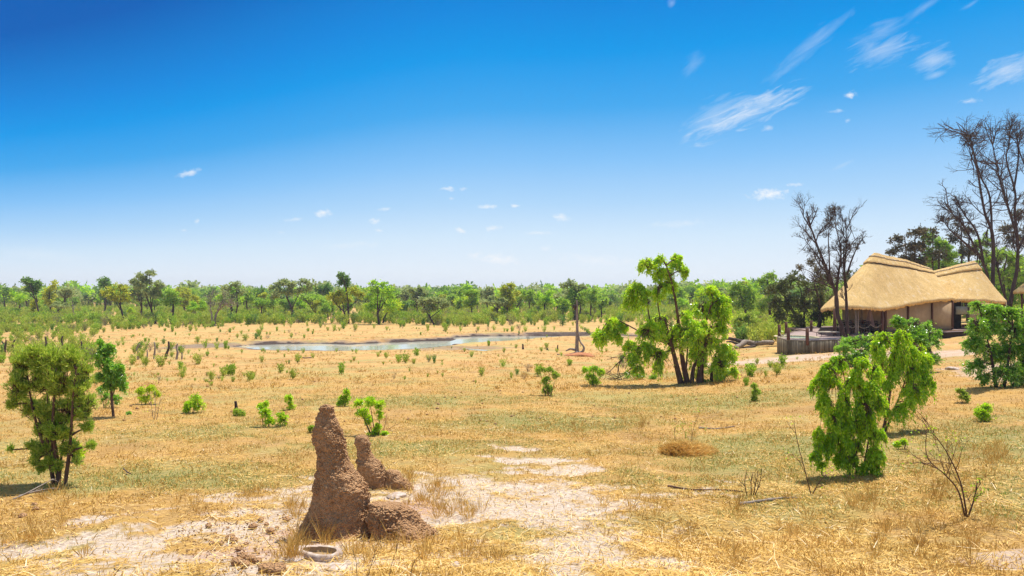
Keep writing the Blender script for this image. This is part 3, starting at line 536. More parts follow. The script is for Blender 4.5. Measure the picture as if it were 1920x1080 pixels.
# --- small named shrubs (base, blobs, label...)
SH = [((200, 765), [(198, 744, 14, 14), (212, 748, 14, 12), (188, 730, 12, 8)], L_lush, 'low green shrub growing behind the thin trunk of the young tree', .08),
      ((272, 758), [(262, 733, 9, 10), (280, 728, 12, 9), (274, 744, 13, 9), (294, 738, 7, 7)], L_lime, 'pale yellow-green shrub beside thin yellow stalks', .08),
      ((358, 775), [(352, 760, 8, 12), (368, 745, 12, 12), (370, 760, 13, 12), (350, 768, 9, 8)], L_bright, 'round green shrub standing alone right of the yellow shrub', .08),
      ((500, 800), [(488, 762, 7, 5), (500, 772, 12, 10), (508, 788, 12, 10), (530, 785, 12, 10), (497, 757, 8, 6), (528, 775, 9, 6)], L_bright, 'bright double shrub left of the tall termite mound', .075),
      ((545, 768), [(543, 745, 9, 8), (546, 758, 9, 9)], L_bright, 'small round shrub behind the double bright shrub', .08),
      ((645, 762), [(650, 733, 7, 7), (646, 745, 13, 9), (640, 755, 11, 6)], L_bright, 'small bright shrub just behind the peak of the tall termite mound', .08),
      ((706, 817), [(672, 757, 14, 10), (695, 750, 12, 10), (713, 757, 9, 12), (680, 772, 14, 10), (690, 785, 8, 12), (712, 775, 7, 10), (708, 800, 8, 10), (700, 812, 14, 6), (722, 812, 10, 5)], L_bright, 'bright leafy shrub on thin stems between the two termite spires and the plain', .07),
      ((1028, 742), [(1012, 692, 8, 6), (1030, 693, 12, 7), (1042, 703, 7, 8), (1025, 712, 12, 10), (1028, 730, 12, 9)], L_olive, 'leggy pale green shrub on the open plain left of the big tree', .09),
      ((1112, 722), [(1098, 692, 13, 8), (1114, 690, 13, 7), (1128, 698, 9, 8), (1110, 706, 16, 9), (1115, 716, 12, 6)], L_bright, 'low dome-shaped bright shrub nearest the big tree on its left', .09),
      ((1195, 712), [(1180, 700, 14, 9), (1200, 704, 14, 7), (1224, 706, 10, 6)], L_lush, 'low green shoots under the left side of the big many-stemmed tree', .09),
      ((1846, 790), [(1838, 772, 11, 10), (1852, 764, 12, 9), (1848, 780, 12, 9)], L_bright, 'small bright shrub on the slope below the broad right-hand bush', .07),
      ((1806, 756), [(1803, 735, 9, 12), (1810, 745, 8, 10)], L_olive, 'sparse olive tuft at the foot of the broad right-hand bush', .07),
      ((1690, 842), [(1682, 832, 8, 4), (1694, 828, 6, 4)], L_bright, 'tiny green sprig to the right below the nearest weeping bush', .06),
      ((1415, 752), [(1413, 722, 5, 6), (1418, 735, 8, 8), (1414, 746, 6, 5)], L_olive, 'thin small shrub on the slope right of the big tree', .08),
      ((1455, 628), [(1448, 612, 12, 10), (1462, 618, 10, 8), (1440, 614, 9, 8)], L_scrub, 'feathery green clump behind the pool deck corner posts', .16),
      ((1340, 715), [(1350, 708, 16, 8), (1365, 700, 8, 8), (1322, 712, 12, 5)], L_lush, 'low green sprouts round the right foot of the big tree', .09),
      ((586, 812), [(584, 803, 8, 6)], L_olive, 'low green tuft left of the tall termite mound peak', .06),
      ((446, 780), [(444, 772, 10, 7), (452, 774, 8, 5)], L_olive, 'grey-green tuft round a short dark stump', .07),
      ((244, 778), [(243, 775, 5, 3.5)], L_lush, 'tiny dark green tuft right of the young tree foot', .06)]
for k, (b, bl, lm, lab, L) in enumerate(SH):
    c = [q[0] for q in bl]; cxp = sum(c) / len(c)
    px_plant('small_shrub', b, None, bl, [(.018, [(b[0] + (q[0] - cxp) * .25, b[1]), (q[0], q[1] + q[3] * .3)]) for q in bl[:5]], lm, bark, lab, 'shrub', ntw=56, nl=24, L=L * .7, Wd=L * .36, droop=.3, seed=40 + k, twigr=.005, r0=.02)

# --- bare thin plants and sticks
deadtwigs('leafless_shrub', (1808, 972), [[(1812, 970), (1800, 905), (1775, 850), (1748, 812)], [(1808, 968), (1795, 920), (1770, 890), (1738, 858), (1736, 806)], [(1814, 970), (1826, 935), (1832, 905)]],
          'nearly leafless shrub with long bare arching twigs in the lower right grass', 21, bark_red, 'shrub', r0=.013, n=6, spread=.35, depth=3, leafm=L_bright, leafn=90, leafL=.05)
deadtwigs('thin_sapling', (1520, 928), [[(1520, 928), (1508, 880), (1495, 830), (1488, 790)], [(1522, 928), (1535, 905), (1548, 890)]], 'thin dark wiry stem left of the shadow of the nearest weeping bush', 22, bark_red, 'sapling', r0=.010, n=3, spread=.4, depth=2, leafm=L_bright, leafn=30, leafL=.05)
deadtwigs('leafless_shrub', (1408, 930), [[(1400, 930), (1396, 905), (1400, 880)], [(1408, 930), (1408, 900), (1412, 885)], [(1414, 930), (1424, 905), (1428, 878)], [(1412, 928), (1418, 900), (1420, 890)]], 'small upright clump of dark bare twigs in the grass left of the long fallen stick', 23, bark, 'shrub', r0=.009, n=4, spread=.4, depth=2)
deadtwigs('leafless_shrub', (292, 788), [[(288, 786), (285, 765), (282, 738)], [(294, 788), (298, 765), (304, 736)], [(290, 787), (292, 762), (290, 732)]], 'thin yellowish stalks with hardly any leaves right of the yellow shrub', 24, bark_pale, 'shrub', r0=.010, n=3, spread=.35, depth=2, leafm=L_lime, leafn=60, leafL=.06)
deadtwigs('leafless_shrub', (1290, 838), [[(1268, 834), (1264, 815), (1266, 800)], [(1295, 834), (1300, 805), (1310, 780)], [(1285, 834), (1284, 815), (1278, 800)]], 'wispy green twigs rising out of the heap of dry grass', 25, bark, 'shrub', r0=.007, n=4, spread=.4, depth=2, leafm=L_olive, leafn=120, leafL=.05)
deadtwigs('leafless_shrub', (720, 812), [[(718, 812), (722, 795), (726, 775)], [(716, 812), (712, 795), (708, 782)], [(722, 812), (736, 800), (745, 796)]], 'reddish bare twigs right beside the leafy shrub behind the small termite spire', 26, bark_red, 'shrub', r0=.008, n=4, spread=.4, depth=2)
deadtwigs('leafless_shrub', (700, 1090), [[(690, 1084), (700, 1050), (712, 1010)], [(730, 1084), (735, 1060), (745, 1030)], [(770, 1084), (775, 1060), (790, 1040)], [(670, 1084), (668, 1055), (660, 1030)]], 'wispy grey weed stalks at the bottom edge right of the stone bowl', 27, bark, 'weed', r0=.004, n=3, spread=.35, depth=2)
deadtwigs('dead_branch', (845, 868), [[(795, 875 + 40), (810, 905), (835, 908)], [(835, 908), (850, 918), (862, 916)]], 'short forked dry twig', 28, bark) if False else None
deadtwigs('dead_branch', (245, 890), [[(222, 884, .2), (240, 886, 0), (252, 892, 0), (262, 891, -.1)], [(240, 886), (244, 897, -.3), (243, 904, -.5)]], 'short forked grey twig lying right of the feathery bush', 28, bark, r0=.016, n=1, depth=1)
deadtwigs('dead_branch', (20, 940), [[(0, 947, 0), (28, 936, .2), (45, 922, .8)], [(20, 938, .2), (42, 934, .4), (62, 934, .6)]], 'thin dead branch at the left edge below the feathery bush', 29, bark_pale, r0=.02, n=2, depth=2)
def stick(pxs, rad, label, mat=bark, cat='stick', name='fallen_stick', lift=.02):
    P = [gp(*p[:2]) + (0, 0, lift + (p[2] if len(p) > 2 else 0)) for p in pxs]; B = P[0].copy(); g = G(); c = curve([q - B for q in P], len(P) * 5)
    g.tube(c, rad * np.linspace(1, .5, len(c)) * (1 + .15 * np.sin(np.arange(len(c)) * 1.7)), 7, wob=.1); return tag(g.obj(name, mat, smooth=True, loc=B), label, cat)
stick([(1310, 804), (1345, 805), (1378, 801)], .03, 'short grey stick lying in the greenish grass below the big tree', bark_pale)
stick([(1252, 914), (1300, 921), (1350, 922), (1392, 924)], .022, 'long thin reddish stick lying left of the clump of bare twigs', bark_red)
stick([(1385, 949), (1430, 943), (1470, 938), (1505, 937)], .03, 'long fallen stick lying right of the clump of bare twigs', bark_pale)
stick([(905, 664), (920, 662), (938, 664)], .05, 'short dark stick near the small puddle', bark_dark) if False else None
stick([(558, 671), (575, 672), (588, 669.5)], .09, 'dark fallen stick on the plain left below the pond', bark_dark)
stick([(870, 975), (900, 985), (925, 1000)], .008, 'thin pale straw stem') if False else None

# --- dry grass heap
def haybale(base, w, h, label, seed, n=2600, mat=L_straw, name='grass_heap', L=.22):
    B = gp(*base); r = np.random.default_rng(seed); s = B[1] / FPX; g = G()
    a = r.uniform(0, 2 * math.pi, n); q = np.sqrt(r.uniform(0, 1, n)); P = np.stack((np.cos(a) * q * w * s, np.sin(a) * q * w * s * .7, (1 - q ** 2) * h * s * r.uniform(.2, 1, n)), 1)
    D = np.stack((np.cos(a + .8), np.sin(a + .8), r.uniform(-.2, .5, n)), 1) + unit(n, r) * .5
    g.add(*leafquads(P, D, L, .014, r, .1)); return tag(g.obj(name, mat, loc=B), label, 'grass heap')
haybale((1290, 848), 46, 15, 'flattened heap of dry golden grass on the slope right of centre', 31, 6500)

# --- termite mounds
soilm, nt, b = newmat('termite_soil'); ov = objvec(nt); v1 = nd(nt, 'ShaderNodeTexVoronoi', {'Vector': ov, 'Scale': 42}).outputs[0]; n1_ = noisen(nt, ov, 18, 8, .75); n0 = noisen(nt, ov, 2.0, 3, .5)
cc = rampn(nt, n1_, [(.3, (.30, .15, .06)), (.5, (.56, .31, .145)), (.7, (.78, .50, .27))]); cc = mixn(nt, nd(nt, 'ShaderNodeMapRange', {0: n0, 1: .4, 2: .7, 3: 0, 4: .5}).outputs[0], cc, (.46, .25, .12))
nt.links.new(cc, b.inputs['Base Color']); b.inputs['Roughness'].default_value = .95
hh = nd(nt, 'ShaderNodeMath', {0: v1, 1: -.9, 2: n1_}, operation='MULTIPLY_ADD').outputs[0]; bumpn(nt, b, hh, 1.0, .045)
def mound(name, base, rows, label, d=None, nth=260, nz=240, dep=.85, amp=.035, seed=0, lean=0, side=None):
    """rows: (py, left px, right px) from the foot up"""
    B = gp(*base) if d is None else at(base[0], base[1], d); s = B[1] / FPX
    if d is not None: B[2] = th(B[0], B[1])
    rows = sorted(rows, key=lambda q: -q[0]); zs = np.array([(base[1] - q[0]) * s for q in rows]); l = np.array([(q[1] - base[0]) * s for q in rows]); rt = np.array([(q[2] - base[0]) * s for q in rows])
    t = np.linspace(0, 1, nz); z = zs[0] - .15 + (zs[-1] - zs[0] + .15) * t; ll = np.interp(z, zs, l); rr = np.interp(z, zs, rt)
    k = np.ones(7) / 7; pad = lambda a: np.convolve(np.pad(a, 3, 'edge'), k, 'valid'); ll, rr = pad(ll), pad(rr)
    cx_, hx = (ll + rr) / 2, (rr - ll) / 2; top = np.sqrt(np.clip(1 - ((t - .965) / .035) ** 2, 0, 1)); hx = np.where(t > .965, hx * np.maximum(top, .02), hx)
    th_ = np.arange(nth) * 2 * math.pi / nth; CX = cx_[:, None]; HX = hx[:, None]; ZZ = np.repeat(z[:, None], nth, 1)
    ux, uy = np.cos(th_)[None], np.sin(th_)[None]; x = CX + HX * ux; y = HX * dep * uy * np.ones_like(CX) + 0 * CX
    nz_ = fbm(x * 7, y * 7, ZZ * 7, o=4, s=seed, g=.65) * amp * 1.6 + fbm(x * 2.2, y * 2.2, ZZ * 2.2, o=2, s=seed + 9) * amp * 1.6 + np.abs(vn(x * 34, y * 34, ZZ * 34, seed + 5)) ** .8 * amp * 1.1 * np.clip(.45 + 1.9 * vn(x * 4, y * 4, ZZ * 4, seed + 6), .08, 1.5)
    nz_ = nz_ - np.maximum(0, fbm(x * 9, y * 9, ZZ * 1.6, o=2, s=seed + 30)) * amp * 1.1
    nz_ = nz_ * np.clip(HX / .12, 0.1, 1)
    x = x + ux * nz_; y = y + uy * nz_; ZZ = ZZ + nz_ * .3
    i, j = np.meshgrid(np.arange(nz - 1), np.arange(nth), indexing='ij'); j2 = (j + 1) % nth
    q = np.stack((i * nth + j, i * nth + j2, (i + 1) * nth + j2, (i + 1) * nth + j), -1).reshape(-1, 4)
    Vv = np.stack((x, y, ZZ), -1).reshape(-1, 3); Vv = np.vstack((Vv, [(cx_[-1], 0, ZZ[-1].mean())])); e0 = (nz - 1) * nth; jj = np.arange(nth)
    g = G().add(Vv, q, np.stack((e0 + jj, e0 + (jj + 1) % nth, np.full(nth, len(Vv) - 1)), 1)); o = g.obj(name, soilm, smooth=True, loc=B)
    return tag(o, label, 'termite mound', 'termite mounds in the foreground')
zx = lambda x: 480 + x / 2.842; zy = lambda y: 700 + y / 2.842
mound('termite_mound', (632, 1003), [(zy(a), zx(b_), zx(c_)) for a, b_, c_ in [(165, 352, 395), (180, 340, 410), (210, 335, 418), (260, 316, 440), (320, 303, 463), (380, 305, 485), (440, 325, 497), (500, 326, 520), (560, 319, 568), (610, 312, 592), (660, 302, 590), (700, 288, 588), (740, 268, 592), (790, 250, 605), (830, 238, 640), (860, 228, 672), (885, 222, 690)]],
      'tallest brown termite spire with a narrow peak, standing behind the hollowed stone', nth=420, nz=430, dep=.8, amp=.032, seed=71)
mound('termite_mound', (695, 912), [(zy(a), zx(b_), zx(c_)) for a, b_, c_ in [(330, 548, 580), (345, 538, 592), (370, 533, 602), (400, 534, 608), (440, 538, 628), (480, 538, 655), (520, 545, 680), (560, 572, 700), (600, 590, 712), (615, 592, 715)]],
      'smaller pointed termite spire just right of the tallest one', nth=150, nz=150, amp=.03, seed=75)
mound('termite_mound', (748, 913), [(zy(a), zx(b_), zx(c_)) for a, b_, c_ in [(515, 700, 740), (530, 690, 765), (560, 685, 790), (590, 690, 830), (618, 690, 850)]], 'low rounded termite hump at the right foot of the smaller spire', nth=130, nz=60, amp=.035, seed=78)
mound('termite_mound', (742, 1003), [(zy(a), zx(b_), zx(c_)) for a, b_, c_ in [(693, 655, 700), (702, 636, 745), (720, 618, 790), (745, 606, 828), (785, 600, 872), (825, 604, 912), (868, 620, 955)]], 'broad low slumped termite lump right of the tallest spire', nth=320, nz=150, amp=.034, seed=81, dep=.85)
# clods
cr_ = np.random.default_rng(5)
clod_px = [(392, 988, 6), (404, 1003, 4), (416, 1020, 5), (432, 1012, 9), (440, 1017, 7), (448, 1032, 6), (462, 1022, 5), (455, 1046, 9), (470, 1052, 10), (484, 1056, 8), (398, 1022, 5), (490, 978, 6), (475, 990, 8), (508, 1000, 8), (500, 985, 5), (538, 976, 7), (520, 992, 4), (445, 1060, 12), (66, 949, 6), (68, 958, 6), (44, 970, 7), (428, 990, 3), (460, 1064, 9), (500, 1070, 14), (520, 1076, 16)]
for k, (px, py, rp) in enumerate(clod_px):
    B = gp(px, py); s = B[1] / FPX * rp; u = np.linspace(0, math.pi, 12); w = np.arange(16) * math.pi / 8; U, Wv = np.meshgrid(u, w, indexing='ij')
    x, y, z = np.sin(U) * np.cos(Wv), np.sin(U) * np.sin(Wv), np.cos(U); rr = 1 + .4 * fbm(x * 1.6, y * 1.6, z * 1.6, o=3, s=90 + k)
    Vv = np.stack((x * rr * s, y * rr * s, z * rr * s * .7), -1).reshape(-1, 3); i, j = np.meshgrid(np.arange(11), np.arange(16), indexing='ij')
    q = np.stack((i * 16 + j, (i + 1) * 16 + j, (i + 1) * 16 + (j + 1) % 16, i * 16 + (j + 1) % 16), -1).reshape(-1, 4)
    o = G().add(Vv, q).obj('soil_clod', soilm, smooth=True, loc=B + (0, 0, s * .35))
    tag(o, 'dark brown clod lying at the left edge below the feathery bush' if px < 100 else 'crumbly brown clod on the bare sand left of the tallest termite spire', 'clod', 'clods by the left edge' if px < 100 else 'clods scattered left of the termite mound')

# --- hollowed stone
stm, nt, b = newmat('pale_stone'); ov = objvec(nt); f = noisen(nt, ov, 9, 8, .65); f2 = noisen(nt, ov, 40, 4, .7)
c = rampn(nt, f, [(.3, (.26, .18, .13)), (.5, (.48, .37, .29)), (.68, (.72, .62, .53))]); nt.links.new(c, b.inputs['Base Color']); bumpn(nt, b, f2, .6, .01)
stm_w = mat_simple('basin_sand', (.28, .18, .09), (.46, .32, .17), 12)
B = gp(600, 1045); s = B[1] / FPX; K = 56; a = np.arange(K) * 2 * math.pi / K
def ring(fx, fy, z, cx=0, cy=0, wob=.015, sd=0):
    e = np.where(np.cos(a) < 0, 1.08 + .12 * np.abs(np.cos(a)) ** 4, .95); x = np.sign(np.cos(a)) * np.abs(np.cos(a)) ** .8 * fx * e; yv = np.sign(np.sin(a)) * np.abs(np.sin(a)) ** .85 * fy * (1 - .18 * (np.cos(a) < -.3))
    n_ = 1 + wob * fbm(np.cos(a) * 2, np.sin(a) * 2, np.full(K, z * 9), o=3, s=120 + sd); return np.stack((x * n_ + cx, yv * n_ + cy, np.full(K, z) + .012 * fbm(np.cos(a) * 3, np.sin(a) * 3, o=2, s=130)), 1)
hx = 46 * s; hy = hx * .5
outer = [ring(hx * .96, hy * .98, -.12), ring(hx * .98, hy * .99, 0), ring(hx, hy, .06), ring(hx * .99, hy * .99, .12), ring(hx * .93, hy * .94, .165), ring(hx * .82, hy * .82, .18), ring(hx * .66, hy * .64, .168, hx * .06)]
inner = [ring(hx * .66, hy * .64, .168, hx * .06), ring(hx * .61, hy * .58, .12, hx * .06), ring(hx * .58, hy * .56, .085, hx * .05), ring(hx * .3, hy * .3, .07, hx * .05), ring(hx * .02, hy * .02, .068, hx * .05)]
def lathe(rs):
    g = G(); n = len(rs); i, j = np.meshgrid(np.arange(n - 1), np.arange(K), indexing='ij'); j2 = (j + 1) % K
    return g.add(np.concatenate(rs), np.stack((i * K + j, i * K + j2, (i + 1) * K + j2, (i + 1) * K + j), -1).reshape(-1, 4))
bowl = lathe(outer).obj('stone_bowl', stm, smooth=True, loc=B + (0, 0, -.025)); bowl.rotation_euler = (R(4), R(3), R(-6)); bowl.scale = (1, 1, .72); tag(bowl, 'pale oval stone hollowed into a shallow basin at the foot of the tallest termite spire', 'stone bowl')
lathe(inner).obj('basin', stm_w, bowl, smooth=True)
def rock(base, sx, sz, label, seed, mat=stm, d=1.0):
    B = gp(*base); s = B[1] / FPX; u = np.linspace(0, math.pi, 20); w = np.arange(28) * math.pi / 14; U, Wv = np.meshgrid(u, w, indexing='ij'); x, y, z = np.sin(U) * np.cos(Wv), np.sin(U) * np.sin(Wv), np.cos(U)
    rr = 1 + .45 * fbm(x * 1.3, y * 1.3, z * 1.3, o=4, s=seed); Vv = np.stack((x * rr * sx * s, y * rr * sx * s * d, z * rr * sz * s), -1).reshape(-1, 3); i, j = np.meshgrid(np.arange(19), np.arange(28), indexing='ij')
    q = np.stack((i * 28 + j, (i + 1) * 28 + j, (i + 1) * 28 + (j + 1) % 28, i * 28 + (j + 1) % 28), -1).reshape(-1, 4); return tag(G().add(Vv, q).obj('rock', mat, smooth=True, loc=B), label, 'rock')
rock((632, 1066), 20, 6, 'pale buff lump of rock in front of the stone bowl', 140)
rock((556, 1052), 14, 5, 'low buff lump at the left end of the stone bowl', 141)
rock((1785, 693), 10, 5, 'pale stone on the slope between the two right-hand bushes', 142)
rock((745, 932), 17, 6, 'flat pale sandy cap of earth behind the broad termite lump', 143)
rock((855, 1062), 12, 5, 'pale stone half buried in the straw right of the stone bowl', 144)

# --- dead trunk standing by the water
B = gp(1080, 664); s = B[1] / FPX
root = thing('dead_tree', B, 'tall limbless dead tree trunk standing alone on a red earth mound by the water', 'dead tree')
def lc(px, py, dy=0): return np.array(((px - 1080) * s, dy, (664 - py) * s))
g = G(); g.tube(curve([lc(1082, 668), lc(1082, 645), lc(1082, 610), lc(1082, 580), lc(1081.5, 563)], 20), np.linspace(.21, .07, 20), 9, wob=.1); g.obj('trunk', bark_pale, root, smooth=True)
for P in ([lc(1084, 662), lc(1092, 658, -.3), lc(1094, 650, -.3), (lc(1087, 640, -.2)), lc(1084, 622, 0)], [lc(1082, 660), lc(1070, 663, -.8), lc(1055, 664.5, -1), lc(1043, 662, -1.2)], [lc(1080, 656), lc(1070, 655, .4), lc(1062, 659, .6)], [lc(1082, 659), lc(1074, 668, -1.4), lc(1070, 672, -2)]):
    g = G(); g.tube(curve(P, 16), np.linspace(.14, .06, 16), 7, wob=.1); g.obj('root', bark_pale, root, smooth=True)
o = G(); u = np.linspace(0, math.pi, 8); w = np.arange(10) * math.pi / 5; U, Wv = np.meshgrid(u, w, indexing='ij')
Vv = np.stack((np.sin(U) * np.cos(Wv) * .16, np.sin(U) * np.sin(Wv) * .16, np.cos(U) * .26), -1).reshape(-1, 3) + lc(1077.5, 575.5); i, j = np.meshgrid(np.arange(7), np.arange(10), indexing='ij')
tag(o.add(Vv, np.stack((i * 10 + j, (i + 1) * 10 + j, (i + 1) * 10 + (j + 1) % 10, i * 10 + (j + 1) % 10), -1).reshape(-1, 4)).obj('bird_nest', bark_dark, smooth=True, loc=B), 'dark bundled nest clinging near the top of the standing dead trunk', 'nest')
haymound = rock((1088, 668), 30, 6, 'low red earth mound round the roots of the standing dead trunk', 146, mat_simple('red_earth', (.34, .12, .05), (.52, .22, .09), 5), .8)
haymound.name = 'earth_mound'; haymound['category'] = 'earth mound'

# stakes and stumps on the plain
def stake(pts, rad, label, cat='stump', name='dead_stump', grp=None, mat=bark_pale):
    B = gp(*pts[0]); s = B[1] / FPX; g = G(); P = [np.array(((p[0] - pts[0][0]) * s, 0, (pts[0][1] - p[1]) * s)) for p in pts]; P[0][2] -= .1
    c = curve(P, len(P) * 4); g.tube(c, np.linspace(rad, rad * .6, len(c)), 7, wob=.12); return tag(g.obj(name, mat, smooth=True, loc=B), label, cat, grp)
SG = 'dead stakes standing in a row on the left plain'
stake([(259, 674), (260, 664), (257, 653), (262, 645)], .11, 'pale dead stake leaning right at its top, leftmost of the row of stakes', grp=SG)
stake([(276, 672), (276.5, 664), (276, 656)], .07, 'short straight stub between the first two tall stakes', grp=SG)
stake([(289, 673), (290, 662), (291, 650), (289, 641)], .09, 'thin upright stake behind the short stub, second tall one of the row', grp=SG)
stake([(310, 674), (313, 662), (317, 652), (316, 640)], .13, 'thickest dark stake with a crooked bend, near the middle of the row', grp=SG, mat=bark)
stake([(331, 674), (333, 662), (331, 652), (333, 644)], .10, 'crooked stake with a kinked top, right of the thickest one', grp=SG)
stake([(341, 674), (341.5, 667), (341, 661)], .07, 'last short stub at the right end of the row of stakes', grp=SG)
SG2 = 'dead stumps standing in the scrub at the left'
for q, lab in (([(117, 664), (117, 650), (116, 636), (118, 630)], 'thick shaggy stump, tallest of those left of the young tree'), ([(86, 662), (87, 645), (85, 631)], 'slim dark stump left of the thick shaggy one'), ([(155, 666), (154, 652), (153, 640)], 'slim stump just left of the young tree top'),
               ([(28, 664), (24, 650), (28, 637)], 'leaning stump, second from the left edge'), ([(8, 668), (10, 650), (12, 637)], 'dark stump nearest the left edge'), ([(10, 660), (8, 648), (4, 640)], 'thin broken stump against the left edge'), ([(162, 672), (163, 660), (163, 652)], 'short green-grey stump behind the young tree')):
    stake(q, .12, lab, grp=SG2, mat=bark)
stake([(981, 655), (980.5, 650), (980, 645)], .13, 'small dark stump left of two on the mud right of the pond', mat=bark_dark); stake([(1045.5, 656), (1045.5, 651), (1046, 646.5)], .09, 'small dark upright stump between the pond and the standing dead trunk', mat=bark_dark)
stake([(1026, 656.5), (1026.5, 654), (1026, 653)], .1, 'tiny dark stub on the mud between the two small stumps', mat=bark_dark)
stake([(444, 778), (443, 764), (442, 752)], .07, 'short dark stump out on the plain left of the bright double shrub', mat=bark_dark)
stick([(72, 667), (80, 661, .3), (88, 660, .45), (95, 663, .2)], .13, 'twisted grey fallen bough behind the feathery bush', bark, 'fallen bough', 'fallen_bough')

# big fallen logs left of the deck
B = gp(1400, 651); root = thing('fallen_log', B, 'long weathered fallen trunk lying between the big tree and the pool deck', 'log'); s = B[1] / FPX
def ll(px, py, dy=0): return np.array(((px - 1400) * s, dy, (651 - py) * s))
g = G(); g.tube(curve([ll(1372, 651, -1.2), ll(1384, 646, -.8), ll(1396, 641, -.3), ll(1412, 644, 0), ll(1432, 643, .2), ll(1452, 643, .4)], 28), np.linspace(.27, .24, 28), 10, wob=.12); g.obj('trunk', bark_pale, root, smooth=True)
for P, r0 in (([ll(1396, 643), ll(1380, 637, .5), ll(1366, 636, .8), ll(1350, 641, .8), ll(1335, 642, .8)], .2), ([ll(1410, 648, -.8), ll(1390, 652, -1.2), ll(1372, 653.5, -1.5)], .13), ([ll(1385, 646), ll(1372, 641, 0), ll(1362, 641, 0)], .14), ([ll(1420, 646), ll(1400, 649, -.6), ll(1380, 650, -1)], .1)):
    g = G(); g.tube(curve(P, 16), np.linspace(r0, r0 * .5, 16), 8, wob=.12); g.obj('limb', bark, root, smooth=True)

# ------------------------------------------------------------------ lodge
thatch, nt, b = newmat('thatch'); ov = objvec(nt); v2 = objvec(nt, (1, 1, .28)); f = noisen(nt, v2, 9, 8, .75); f2 = noisen(nt, ov, .5, 3, .5); f3 = noisen(nt, v2, 26, 3, .7); f4 = noisen(nt, objvec(nt, (1, 1, .16)), 2.2, 5, .7)
c = rampn(nt, f, [(.28, (.42, .235, .08)), (.5, (.72, .465, .175)), (.72, (.92, .67, .31))]); c = mixn(nt, nd(nt, 'ShaderNodeMapRange', {0: f2, 1: .35, 2: .7, 3: 0, 4: .6}).outputs[0], c, (.90, .62, .25)); c = mixn(nt, nd(nt, 'ShaderNodeMapRange', {0: f4, 1: .52, 2: .72, 3: 0, 4: .45}).outputs[0], c, (.50, .34, .17)); c = mixn(nt, nd(nt, 'ShaderNodeMapRange', {0: f4, 1: .46, 2: .34, 3: 0, 4: .6}).outputs[0], c, (.86, .70, .48))
nt.links.new(c, b.inputs['Base Color']); b.inputs['Roughness'].default_value = .95; bumpn(nt, b, nd(nt, 'ShaderNodeMath', {0: f3, 1: .7, 2: f}, operation='MULTIPLY_ADD').outputs[0], .9, .11)
canvas = mat_simple('canvas', (.38, .265, .15), (.47, .34, .205), 2.5, .9, None, .25, .05)
polem = mat_simple('dark_pole', (.07, .028, .018), (.16, .07, .045), 7, .8, (1, 1, .2))
darkw = mat_simple('dark_shade', (.018, .012, .010), (.05, .03, .024), 8, .7, (1, 1, .2))
deckm = mat_simple('deck_boards', (.27, .19, .165), (.42, .32, .29), 5, .8, (.4, 6, 1))
palm = mat_simple('palisade_wood', (.12, .085, .055), (.33, .26, .19), 5, .85, (5, 5, .25), .7, .03)
ropem = mat_simple('rope', (.40, .30, .20), (.55, .44, .32), 30)
pm_, nt, b = newmat('palisade_wood'); gr_ = nd(nt, 'ShaderNodeNewGeometry').outputs['Random Per Island']; f = noisen(nt, objvec(nt, (5, 5, .4)), 4, 5, .6)
c = rampn(nt, gr_, [(0, (.10, .075, .045)), (.5, (.22, .18, .11)), (1, (.42, .35, .24))]); c = mixn(nt, nd(nt, 'ShaderNodeMapRange', {0: f, 1: .35, 2: .7, 3: 0, 4: .6}).outputs[0], c, (.12, .09, .055)); nt.links.new(c, b.inputs['Base Color']); bumpn(nt, b, f, .6, .02); palm = pm_
DZ = -3.62 + CZ
lodge = thing('thatched_lodge', (34, 60, DZ), 'large thatched safari lodge with canvas walls and an open verandah, two joined roofs', 'lodge')
LO = np.array((34, 60, DZ))
def P3(px, py, d): return at(px, py, d) - LO
